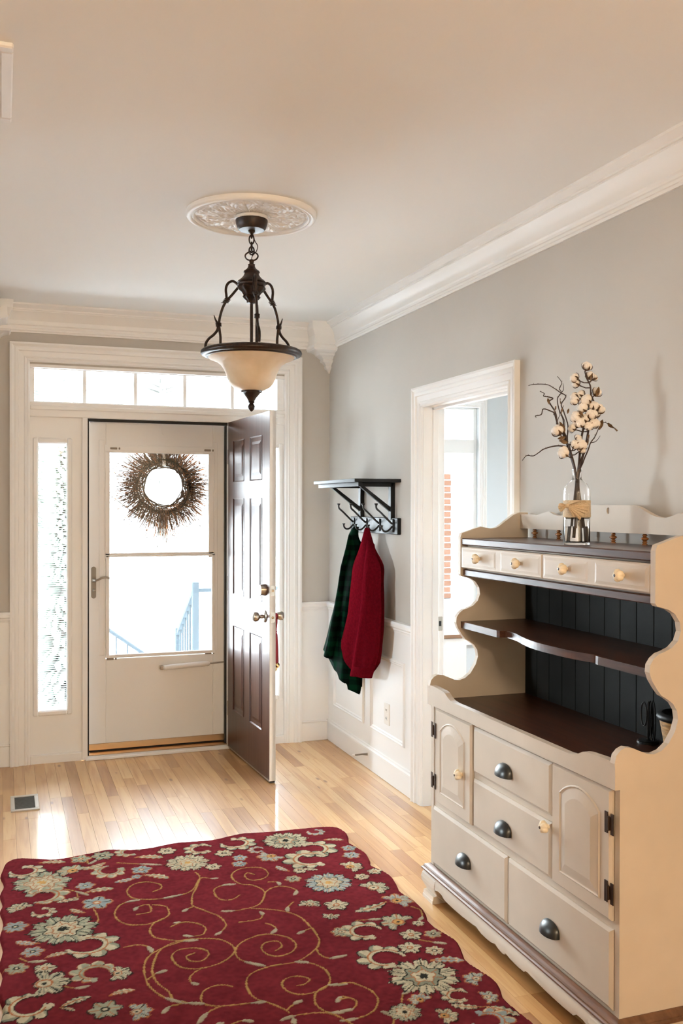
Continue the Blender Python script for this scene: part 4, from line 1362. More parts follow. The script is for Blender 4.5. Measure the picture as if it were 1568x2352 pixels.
m = MB(); m.lathe(bw2, LC, 56); m.build('glass_bowl', ALAB, ch, smooth=50)
m = MB(); m.lathe([(.0001, 1.978), (.040, 1.978), (.043, 1.973), (.041, 1.967), (.034, 1.964), (.029, 1.957), (.021, 1.948), (.015, 1.938), (.012, 1.932), (.014, 1.928), (.008, 1.924), (.012, 1.918), (.0145, 1.911), (.012, 1.902), (.005, 1.894), (.0001, 1.891)], LC, 28); m.build('finial', BRONZE, ch, smooth=45)
for az in arm_az:
    m = MB(); m.tube([(LX + .055 * math.cos(az + 1), LY + .055 * math.sin(az + 1), 2.06), (LX + .06 * math.cos(az + 1), LY + .06 * math.sin(az + 1), 2.10)], .010, 8); m.ball((LX + .058 * math.cos(az + 1), LY + .058 * math.sin(az + 1), 2.06), .022, seg=10, rings=6); m.build('bulb', COTTON, ch)

# ceiling grille at the upper left
vg = thing('ceiling_grille', 'white framed return air grille in the ceiling at the upper left', 'air grille', (-.19, 2.77, CZ))
m = MB()
for (a, b, c, d) in ((-.45, 2.52, .030, 2.552), (-.45, 2.985, .030, 3.017), (-.45, 2.552, -.418, 2.985), (-.002, 2.552, .030, 2.985)):
    m.box(a, b, CZ - .014, c, d, CZ + .002, .004)
m.build('frame', TRIM, vg)
for k in range(14):
    y = 2.565 + k * .031
    m = MB(); m.add([(-.42, y, CZ - .004), (0, y, CZ - .004), (0, y + .024, CZ - .011), (-.42, y + .024, CZ - .011), (-.42, y, CZ - .0025), (0, y, CZ - .0025), (0, y + .024, CZ - .0095), (-.42, y + .024, CZ - .0095)], [(0, 1, 2, 3), (4, 5, 6, 7), (0, 1, 5, 4), (1, 2, 6, 5), (2, 3, 7, 6), (3, 0, 4, 7)])
    m.build('slat', TRIM, vg)

# ================================================================== COAT SHELF
cs = thing('coat_shelf', 'black wall shelf with four double coat hooks beside the doorway', 'coat shelf', (RX, 5.0, 1.36))
m = MB(); m.box(1.740, 4.652, 1.642, RX, 5.345, 1.660, .002); m.build('top_board', BLACKW, cs)
m = MB(); m.box(1.765, 4.665, 1.620, 1.79, 5.33, 1.642, .001); m.build('front_batten', BLACKW, cs)
m = MB(); m.box(FX - .006, 4.652, 1.362, RX, 5.372, 1.452, .003); m.build('hook_rail', BLACKW, cs)
for y in (4.752, 5.212):
    m = MB(); m.box(FX - .010, y - .018, 1.44, RX, y + .018, 1.645, .002); m.box(1.775, y - .018, 1.620, RX - .01, y + .018, 1.642, .002)
    br = m.build('bracket', BLACKW, cs)
    m = MB(); m.prism([(1.802, 1.622), (1.828, 1.622), (1.984, 1.508), (1.984, 1.482)], y - .010, y + .010, fP); m.build('brace', BLACKW, br)


def hook_mesh():
    m = MB()
    m.box(-.006, -.013, -.040, 0, .013, .030, .003)
    m.tube(spline([(-.004, 0, .004), (-.020, 0, .016), (-.045, 0, .040), (-.075, 0, .068), (-.094, 0, .084), (-.098, 0, .096), (-.098, 0, .104)], 4), [.0055] * 25, 8)
    m.lathe([(.004, .100), (.009, .108), (.011, .113), (.0001, .115)], (-.098, 0, 0), 12)
    m.tube(spline([(-.004, 0, -.008), (-.018, 0, -.024), (-.034, 0, -.036), (-.052, 0, -.036), (-.064, 0, -.024), (-.066, 0, -.012)], 4), .0052, 8)
    m.lathe([(.004, -.013), (.008, -.008), (.0095, -.004), (.0001, -.003)], (-.066, 0, 0), 12)
    return m.mesh('hook', BLACK, smooth=50)


HKM = hook_mesh()
for y in (4.712, 4.905, 5.105, 5.310):
    inst(HKM, 'hook', cs, T((FX - .006, y, 1.416)))


def coat_body(name, m_, root, Lp, Rp, thick, fold, hem=None, seed=1, nt=40, inner=-.012):
    """cloth hanging between left and right edge lines; bulges out of the wall with vertical folds"""
    Lp, Rp = np.array(spline(Lp, 4)), np.array(spline(Rp, 4))
    n = len(Lp)
    rg = np.random.default_rng(seed)
    ph = rg.uniform(0, 6, 4)
    loops = []
    for i in range(n):
        s = i / (n - 1)
        d = Rp[i] - Lp[i]
        nn = np.array([d[1], -d[0], 0]); nn /= (np.linalg.norm(nn) + 1e-9)
        if nn[0] > 0: nn = -nn
        ring = []
        for k in range(nt + 1):
            t = k / nt
            p = Lp[i] + d * t
            w_ = thick(s) * math.sin(PI * t) ** .5
            w_ *= 1 + fold * (.6 * math.sin(6 * t + ph[0] + 2.5 * s) + .3 * math.sin(13 * t + ph[1] - 3 * s) * s) * min(1, s * 2 + .15)
            p = p + nn * w_
            if hem is not None: p[2] += hem(t) * s ** 5
            ring.append(tuple(p))
        for k in range(nt - 1, 0, -2):
            t = k / nt
            p = Lp[i] + d * t + nn * inner * math.sin(PI * t)
            if hem is not None: p[2] += hem(t) * s ** 5
            ring.append(tuple(p))
        loops.append(ring)
    m = MB(); m.loft(loops)
    return m.build(name, m_, root, smooth=70)


RL = [(1.912, 4.938, 1.396), (1.908, 4.964, 1.35), (1.902, 5.005, 1.275), (1.892, 5.074, 1.183), (1.889, 5.09, 1.113), (1.886, 5.112, 1.005), (1.883, 5.133, 0.896), (1.878, 5.166, 0.812), (1.872, 5.205, 0.727), (1.872, 5.208, 0.700), (1.875, 5.188, 0.675)]
RR = [(1.918, 4.897, 1.392), (1.923, 4.867, 1.342), (1.929, 4.826, 1.278), (1.942, 4.743, 1.196), (1.942, 4.741, 1.111), (1.943, 4.737, 1.037), (1.943, 4.734, 0.937), (1.942, 4.737, 0.862), (1.94, 4.751, 0.785), (1.939, 4.76, 0.744), (1.937, 4.775, 0.707)]
rc = thing('red_jacket', 'dark red button cuff shirt jacket hanging in front on the coat shelf', 'jacket', (1.91, 4.9, 1.39))
coat_body('body', RED, rc, RL, RR, lambda s: .012 + .024 * s, .5, hem=lambda t: -.13 * math.sin(PI * min(1, t * .9)) + .04 * (t < .04), seed=4)
RS = [((1.918, 4.920, 1.345), (1.926, 4.835, 1.305)), ((1.918, 4.906, 1.279), (1.931, 4.806, 1.253)), ((1.917, 4.91, 1.176), (1.942, 4.741, 1.181)), ((1.915, 4.919, 1.073), (1.942, 4.737, 1.077)), ((1.912, 4.941, 0.942), (1.943, 4.732, 0.962)), ((1.907, 4.972, 0.809), (1.942, 4.738, 0.837)), ((1.902, 5.008, 0.7), (1.939, 4.760, 0.724)), ((1.898, 5.034, 0.612), (1.933, 4.797, 0.638)), ((1.895, 5.05, 0.556), (1.928, 4.831, 0.574))]
sl = [tuple(np.array(a) + np.array((-.026, -.010, 0)) * min(1, i / 2)) for i, (a, b) in enumerate(RS)]
sr = [tuple(np.array(b) + np.array((-.020, -.006, 0)) * min(1, i / 2)) for i, (a, b) in enumerate(RS)]
slv = coat_body('sleeve', RED, rc, sl, sr, lambda s: .010 + .020 * min(1, s * 3), .45, seed=9, inner=.02)
cf = coat_body('cuff', RED, slv, [tuple(np.array(p) + np.array((-.003, -.002, 0))) for p in sl[-2:]], [tuple(np.array(p) + np.array((-.003, -.002, 0))) for p in sr[-2:]], lambda s: .033, .30, seed=9, inner=.02)
m = MB(); m.lathe([(.0001, .003), (.006, .0025), (.007, 0), (.006, -.002)], None, 12, lambda a, b, h: (sl[-1][0] + .006 - .0155 - h * .8, sl[-1][1] - .050 - h * .6 + a, .580 + b)); m.build('button', BTN, slv)
GL = [(1.903, 5.104, 1.397), (1.889, 5.145, 1.349), (1.88, 5.174, 1.268), (1.867, 5.215, 1.158), (1.856, 5.249, 1.021), (1.845, 5.282, 0.909), (1.834, 5.317, 0.823), (1.824, 5.347, 0.738), (1.812, 5.382, 0.653)]
GR = [(1.93, 5.03, 1.395), (1.933, 5.030, 1.337), (1.934, 5.028, 1.275), (1.934, 5.025, 1.17), (1.933, 5.022, 1.039), (1.933, 5.022, 0.934), (1.933, 5.022, 0.803), (1.928, 5.030, 0.643), (1.923, 5.041, 0.520)]
GL = [tuple(np.array(p) + (.012, .030, 0)) for p in GL]
GR = [(1.962 if i > 1 else 1.935, p[1] + .075, p[2]) for i, p in enumerate(GR)]
gc = thing('green_plaid_jacket', 'dark green plaid velvet jacket hanging behind the red jacket', 'jacket', (1.92, 5.1, 1.39))
def ghem(t):
    a = 0
    for (q0, v) in ((0, 0), (.18, -.005), (.34, -.012), (.40, -.05), (.52, -.055), (.56, -.075), (.72, -.07), (.76, -.10), (.98, -.05), (1.01, 0)):
        if t >= q0: a = v
    return a + .0
coat_body('body', GREENP, gc, GL, GR, lambda s: .014 + .026 * s, .45, hem=ghem, seed=2, nt=56)
m = MB()
gs = [tuple(np.array(a) * .78 + np.array(b) * .22 + np.array((-.030, -.035, 0)) * min(1, i / 3)) for i, (a, b) in enumerate(zip(GL, GR))]
m.tube(gs[1:], [.010 + .003 * i for i in range(len(gs) - 1)], 10); m.build('sleeve', GREENP, gc, smooth=70)

# door stop, outlet, floor vent, bells, wreath
ds = thing('door_stop', 'small metal door stop sticking out of the right baseboard', 'door stop', (FX, 5.10, .085))
m = MB(); m.tube([(1.99, 5.095, .084), (1.965, 5.12, .080), (1.93, 5.15, .070)], [.008, .005, .0045], 10); m.build('rod', VENTM, ds)
m = MB(); m.tube([(1.932, 5.148, .0705), (1.920, 5.158, .067)], [.008, .007], 10); m.build('tip', STORM, ds)
ou = thing('wall_outlet', 'white electrical outlet in the right wainscot panel', 'outlet', (2.0, 4.827, .37))
m = MB(); m.box(FX + .005, 4.79, .312, RX, 4.862, .430, .003); m.build('plate', PLATEM, ou)
for z in (.347, .393):
    m = MB(); m.box(FX + .003, 4.811, z - .014, RX, 4.841, z + .014, .004); f_ = m.build('socket', PLATEM, ou)
    m = MB(); m.box(FX + .0022, 4.818, z - .004, FX + .004, 4.8205, z + .006); m.box(FX + .0022, 4.831, z - .004, FX + .004, 4.8335, z + .006); m.build('slot', STRIPM, f_)
vn = thing('floor_vent', 'brown grey metal floor vent in the boards near the left sidelight', 'floor vent', (.112, 5.07, 0))
m = MB()
VX0, VX1, VY0, VY1 = .044, .180, 4.945, 5.205
for (a, b, c, d) in ((VX0, VY0, VX1, VY0 + .026), (VX0, VY1 - .026, VX1, VY1), (VX0, VY0 + .026, VX0 + .020, VY1 - .026), (VX1 - .020, VY0 + .026, VX1, VY1 - .026)):
    m.box(a, b, -.002, c, d, .007, .002)
m.build('frame', mat('vent_frame_metal', (.42, .37, .31), .4, metal=.3), vn)
m = MB(); m.box(VX0 + .01, VY0 + .02, .0003, VX1 - .01, VY1 - .02, .0015); m.build('backing', STRIPM, vn)
for k in range(18):
    y = VY0 + .030 + k * .0112
    m = MB(); m.box(VX0 + .020, y, .0012, VX1 - .020, y + .0075, .0055); m.build('slat', VENTS, vn)
p0 = Vector(fD(KU + .0, .905, -DT - .024))
jb = thing('jingle_bell_ribbon', 'red ribbon with gold bells hanging from the inner knob of the open door', 'door hanger', tuple(p0))
m = MB()
pts = [fD(KU + .0165 * math.sin(t), .905 + .0165 * math.cos(t), -DT - .024) for t in [2 * PI * i / 16 for i in range(17)]]
for i in range(16):
    a, b = Vector(pts[i]), Vector(pts[i + 1])
    q_ = Vector(_n) * .010
    m.add([a + q_, b + q_, b - q_, a - q_], [(0, 1, 2, 3)])
m.build('loop', RIBBON, jb)
m = MB()
lo_ = []
for z, w_ in ((.890, .010), (.85, .008), (.822, .0055), (.818, .009), (.812, .006), (.80, .010), (.72, .013), (.646, .0145)):
    lo_.append([tuple(Vector(fD(KU + a * w_ * 1.3, z, -DT - .026 + b * w_))) for a, b in ((-1, -.3), (-.4, -1), (.4, -1), (1, -.3), (1, .3), (.4, 1), (-.4, 1), (-1, .3))])
m.loft(lo_); m.build('ribbon', RIBBON, jb, smooth=60)
BM = MB(); BM.ball((0, 0, 0), .0175, seg=16, rings=10); BM.tube([(0, 0, .016), (0, 0, .024)], .003, 6); BELL = BM.mesh('bell', GOLD, smooth=60)
for (du, z, dw) in ((.004, .632, -.030), (-.010, .610, -.022), (.016, .622, -.012)):
    inst(BELL, 'bell', jb, T(fD(KU + du, z, -DT + dw)))

WX, WY, WZ = .959, 5.985, 1.636
wr_ = thing('twig_wreath', 'round bristly twig wreath hanging outside the storm door glass', 'wreath', (WX, WY, WZ))
rg = random.Random(5)
m = MB()
for k in range(34):
    ph, rr, ww = rg.uniform(0, 6.28), rg.uniform(.118, .170), rg.uniform(-.022, .022)
    span = rg.uniform(2.0, 4.5)
    pts = [(WX + (rr + .006 * math.sin(5 * t + ph)) * math.cos(ph + t), WY + ww + .006 * math.sin(4 * t), WZ + (rr + .006 * math.sin(5 * t + ph)) * math.sin(ph + t)) for t in [span * i / 22 for i in range(23)]]
    m.tube(pts, .0030, 4)
m.build('vine_ring', WVINE, wr_, kind='stuff')
m = MB()
for k in range(2300):
    t = rg.uniform(0, 2 * PI)
    r0_ = rg.uniform(.125, .172)
    L_ = rg.uniform(.07, .205)
    sw = rg.gauss(.30, .40)
    y0 = WY + rg.uniform(-.025, .025)
    dy = rg.uniform(-.025, .03)
    d = Vector((math.cos(t + sw), 0, math.sin(t + sw)))
    d2 = Vector((math.cos(t + sw * .4), 0, math.sin(t + sw * .4)))
    a = Vector((WX + r0_ * math.cos(t), y0, WZ + r0_ * math.sin(t)))
    b = a + d * L_ * .5 + Vector((0, dy * .5, 0))
    c = b + d2 * L_ * .5 + Vector((0, dy * .5, -.01))
    if c.y < 5.952: c.y = 5.952
    w_ = rg.uniform(.0008, .0017)
    m.tube([a, b, c], [w_, w_ * .9, w_ * .4], 3)
    if rg.random() < .35:
        e = b.lerp(c, rg.random())
        m.tube([e, e + d2 * .010, e + d2 * .018], [.0004, .0026, .0003], 3)
m.build('twigs', TWIG, wr_, kind='stuff')
wh = thing('wreath_strap', 'white strap over the storm door holding the twig wreath', 'wreath hanger', (WX, 5.955, 1.75))
m = MB(); m.box(.949, 5.9665, 1.770, .969, 5.9685, 2.03); m.box(.949, 5.955, 1.765, .969, 5.968, 1.770); m.box(.949, SY - .003, 2.0265, .969, 5.9685, 2.0285); m.build('strap', WHITER, wh)

# dining room cabinet seen through the doorway
dc = thing('sideboard', 'white cabinet with a warm brown top in the dining room past the doorway', 'cabinet', (2.36, 5.13, 0))
m = MB(); m.box(2.15, 5.02, .06, 2.585, 5.40, .740, .004); m.build('body', TRIM, dc)
m = MB(); m.box(2.15, 5.00, .742, 2.600, 5.42, .764, .004); m.build('top', SHELFW, dc)
for a, b in ((2.17, 2.365), (2.375, 2.57)):
    m = MB(); m.box(a, 5.008, .12, b, 5.022, .70, .003); d_ = m.build('door', TRIM, dc)
    m = MB(); m.ball(((b - .02) if a < 2.3 else (a + .02), 4.998, .45), .011, seg=10, rings=6); m.build('knob', NICKEL, d_)
m = MB(); m.box(2.17, 5.04, 0, 2.57, 5.38, .06); m.build('plinth', TRIM, dc)

# lamps of the rooms (behind and left of the viewer)
for k, (x, y, lab) in enumerate(((.74, -2.7, 'round flush ceiling lamp at the far end of the hall behind the viewer'), (.30, -1.6, 'round flush ceiling lamp in the hall, nearer to the viewer'))):
    c = thing('ceiling_lamp', lab, 'ceiling lamp', (x, y, CZ))
    m = MB(); m.lathe([(.0001, CZ), (.17, CZ), (.17, CZ - .02), (.16, CZ - .025)], (x, y, 0), 32); m.build('base', NICKEL, c, smooth=40)
    m = MB(); m.lathe([(.155, CZ - .024), (.15, CZ - .05), (.12, CZ - .08), (.07, CZ - .098), (.0001, CZ - .105)], (x, y, 0), 32); m.build('shade', EMITG, c, smooth=60)
    l = bpy.data.lights.new('lamp_light', 'POINT'); l.energy = LAMP_W; l.color = LAMP_COL; l.shadow_soft_size = .14
    o = bpy.data.objects.new('lamp_light', l); COL.objects.link(o); o.matrix_basis = T((x, y, CZ - .30)); attach(o, c)

# ================================================================== OUTDOORS
GZ = -1.05
mb = MB(); mb.box(-40, 8.4, GZ - .2, 40, 60, GZ); mb.box(-40, 5.97, GZ - .2, 40, 8.4, GZ); mb.box(-40, -30, GZ - .2, -4.0, 5.97, GZ); mb.box(5.3, -30, GZ - .2, 40, 5.97, GZ)
struct('ground', mb, SNOW, 'pale ground in front of the house')
mb = MB(); mb.box(-.3, 5.972, GZ, 2.6, 7.0, -.10, .01)
struct('porch_slab', mb, STEPM, 'pale concrete porch outside the front door')
st = sroot('porch_steps', (1.0, 7.5, GZ), 'pale concrete steps going down from the porch')
for k in range(5):
    m = MB(); m.box(.72, 7.0 + k * .28, GZ, 1.36, 7.28 + k * .28, -.27 - k * .165, .006); m.build('step', STEPM, st)
def railing(label, px, ylist, z0, z1, zb0, zb1, side):
    r = thing('stair_railing', label, 'railing', (px, ylist[0], -.1), 'railings of the porch steps')
    y0, y1 = ylist
    m = MB(); m.box(px - .024, y0 - .024, zb0, px + .024, y0 + .024, z0 + .02, .004); m.build('post', RAILM, r)
    m = MB(); m.box(px - .024, y1 - .024, zb1, px + .024, y1 + .024, z1 + .02, .004); m.build('post', RAILM, r)
    m = MB(); m.prism([(y0, z0 - .05), (y0, z0 - .015), (y1, z1 - .015), (y1, z1 - .05)], px - .018, px + .018, lambda u, v, ww: (ww, u, v)); m.build('top_rail', RAILM, r)
    m = MB(); m.prism([(y0, zb0 + .08), (y0, zb0 + .105), (y1, zb1 + .105), (y1, zb1 + .08)], px - .012, px + .012, lambda u, v, ww: (ww, u, v)); m.build('bottom_rail', RAILM, r)
    n = int((y1 - y0) / .10)
    for i in range(1, n):
        t = i / n
        y = y0 + (y1 - y0) * t
        m = MB(); m.box(px - .007, y - .007, zb0 + (zb1 - zb0) * t + .09, px + .007, y + .007, z0 + (z1 - z0) * t - .03); m.build('baluster', RAILM, r)
    if side:
        m = MB(); m.box(px, y0 - .012, z0 - .055, px + 1.2, y0 + .012, z0 - .03); m.build('side_rail', RAILM, r)
        for i in range(1, 10):
            m = MB(); m.box(px + i * .12 + .1, y0 - .007, zb0 + .06, px + i * .12 + .114, y0 + .007, z0 - .04); m.build('baluster', RAILM, r)
railing('blue grey porch railing with post seen through the right half of the storm door', 1.357, (7.0, 7.72), .927, .50, -.10, -.66, True)
r2 = thing('stair_railing', 'blue grey handrail sloping down at the lower left of the storm door glass', 'railing', (.74, 7.0, -.1), 'railings of the porch steps')
m = MB(); m.tube([(.66, 7.0, .668), (1.06, 7.25, .36)], .014, 8); m.build('handrail', RAILM, r2)
for t in (.05, .33, .55, .78):
    m = MB(); m.tube([(.66 + .40 * t, 7.0 + .25 * t, .668 - .308 * t), (.66 + .40 * t, 7.0 + .25 * t, -.1 - .6 * t)], .0065, 6); m.build('baluster', RAILM, r2)

def tree(label, x, y, hgt, rad, seed, conifer):
    t_ = thing('tree', label, 'tree', (x, y, GZ), 'trees in front of the house')
    rg = random.Random(seed)
    m = MB(); m.tube([(x, y, GZ), (x + .05, y, GZ + hgt * .5), (x, y, GZ + hgt)], [rad, rad * .7, rad * .1], 8); m.build('trunk', BARK, t_)
    m = MB()
    if conifer:
        for k in range(900):
            h_ = rg.uniform(.12, 1)
            rr = (1 - h_) * hgt * .11 + .06
            a = rg.uniform(0, 6.28)
            p = Vector((x, y, GZ + hgt * h_))
            e = p + Vector((math.cos(a) * rr, math.sin(a) * rr, -.3 * rr))
            q = p.lerp(e, .55)
            w_ = .07 * (1 - h_ * .5)
            m.tube([p, q, e], [.01, w_, .01], 3)
        m.build('foliage', NEEDLE, t_, kind='stuff')
    else:
        for k in range(60):
            h_ = rg.uniform(.3, .95)
            a = rg.uniform(0, 6.28)
            L_ = (1.1 - h_) * hgt * .16
            p = Vector((x, y, GZ + hgt * h_))
            e = p + Vector((math.cos(a) * L_, math.sin(a) * L_, L_ * .6))
            m.tube([p, p.lerp(e, .5) + Vector((0, 0, -.05)), e], [rad * .25, rad * .14, rad * .04], 4)
        m.build('branches', BARK, t_, kind='stuff')
tree('bare pale tree seen through the storm door under the wreath', 2.42, 15.4, 7.0, .10, 1, False)
tree('bare pale tree behind the transom window', 1.25, 21.0, 9.0, .14, 2, False)
tree('pale evergreen seen through the slats of the left sidelight', .627, 11.0, 3.7, .07, 3, True)
tree('pale evergreen seen through the left transom pane', .62, 28.0, 10.0, .14, 6, True)

# brick pier of the neighbouring house seen through the dining room window
bp_ = thing('brick_pier', 'tan orange brick pier outside the dining room window', 'brick pier', (4.5, 9.6, GZ))
m = MB(); m.box(4.29, 9.51, .485, 4.695, 9.80, 1.875); m.build('mortar_core', MORTAR, bp_)
m = MB(); m.box(4.27, 9.48, GZ, 4.72, 9.82, .485, .01); m.build('plinth', MORTAR, bp_)
m = MB(); m.box(0, 0, 0, .193, .102, .054, .003); BR1 = m.mesh('brick', BRICKM)
m = MB(); m.box(0, 0, 0, .092, .102, .054, .003); BR2 = m.mesh('brick', BRICKM)
for k in range(20):
    z = .490 + k * .0695
    if k % 2 == 0:
        for x in (4.287, 4.495): inst(BR1, 'brick', bp_, T((x + .010, 9.50, z)))
    else:
        inst(BR2, 'brick', bp_, T((4.297, 9.50, z))); inst(BR1, 'brick', bp_, T((4.397, 9.50, z))); inst(BR2, 'brick', bp_, T((4.598, 9.50, z)))

# ================================================================== RUG
MOT = [('B',0.153,3.957,0.098,0),('B',0.206,3.496,0.103,0),('S',0.34,3.685,0.049,0),('S',0.409,4.173,0.043,0),('S',0.317,4.163,0.037,0),('L',0.203,4.169,0.049,-13),('C',0.094,4.105,0.067,-40),('C',0.152,3.825,0.076,30),('L',0.36,3.805,0.05,4),('S',0.312,3.864,0.032,0),('L',0.242,3.747,0.04,-163),('P',0.065,3.732,0.043,116),('C',0.146,3.671,0.042,-49),('S',0.046,3.572,0.038,0),('L',0.264,3.635,0.032,134),('C',0.285,3.345,0.084,-19),('L',0.082,3.426,0.04,151),('S',0.099,3.352,0.032,0),('L',0.172,3.304,0.035,13),('S',0.046,3.247,0.032,0),('S',0.133,3.216,0.032,0),('P',0.352,3.106,0.041,-19),('C',0.278,3.132,0.064,136),('P',0.127,3.115,0.07,-6),('C',0.081,2.984,0.077,-140),('L',0.209,2.974,0.046,23),('L',0.186,2.936,0.024,-39),('S',0.291,2.896,0.044,0),('L',0.349,2.983,0.036,7),('P',0.378,2.851,0.041,0),('P',0.275,4.042,0.057,118),('C',0.424,3.989,0.063,-118),('L',0.37,4.062,0.049,-150),('C',0.523,4.177,0.051,160),('L',0.596,4.093,0.055,-19),('S',0.678,4.137,0.036,0),('S',0.544,3.96,0.036,0),('L',0.471,3.869,0.042,-164),('S',0.515,3.892,0.019,0),('L',0.592,3.871,0.052,-37),('B',0.738,3.972,0.08,0),('C',0.821,4.106,0.061,175),('C',0.987,4.135,0.074,-40),('S',0.907,4.027,0.036,0),('S',0.959,3.954,0.028,0),('S',0.83,3.891,0.03,0),('S',0.94,3.887,0.028,0),('B',1.201,4.089,0.089,0),('P',1.089,3.928,0.052,-140),('C',1.053,4.017,0.034,172),('C',1.288,3.956,0.088,-20),('C',1.233,3.83,0.094,164),('C',1.364,4.155,0.038,-63),('L',1.408,4.031,0.039,-19),('L',1.094,3.775,0.037,115),('S',1.158,3.733,0.025,0),('L',1.192,3.734,0.037,-19),('S',1.107,3.659,0.029,0),('B',1.229,3.574,0.083,0),('P',1.095,3.403,0.038,69),('S',1.189,3.365,0.041,0),('P',1.139,3.285,0.029,-115),('S',1.438,3.907,0.029,0),('S',1.419,3.825,0.033,0),('P',1.369,3.703,0.049,16),('S',1.377,3.588,0.028,0),('S',1.446,3.622,0.027,0),('P',1.38,3.469,0.055,27),('P',1.419,3.326,0.054,26),('L',1.308,3.299,0.066,-163),('P',1.35,3.152,0.059,126),('S',1.414,3.119,0.02,0),('C',1.206,3.118,0.07,151),('P',1.132,3.145,0.033,161),('S',1.352,3.043,0.035,0),('S',1.429,3.025,0.027,0),('S',1.309,2.955,0.036,0),('S',1.379,2.908,0.029,0),('C',1.197,2.911,0.077,147),('B',1.272,2.761,0.099,0),('L',1.39,2.834,0.051,-19),('P',1.423,2.691,0.037,137),('C',1.318,2.614,0.043,160),('P',1.4,2.578,0.032,-4),('L',1.407,2.497,0.049,-47),('L',1.317,2.55,0.042,152),('P',1.202,2.633,0.032,109),('B',1.129,2.582,0.044,0),('P',1.231,2.525,0.038,-4),('C',1.346,2.464,0.062,-28)]
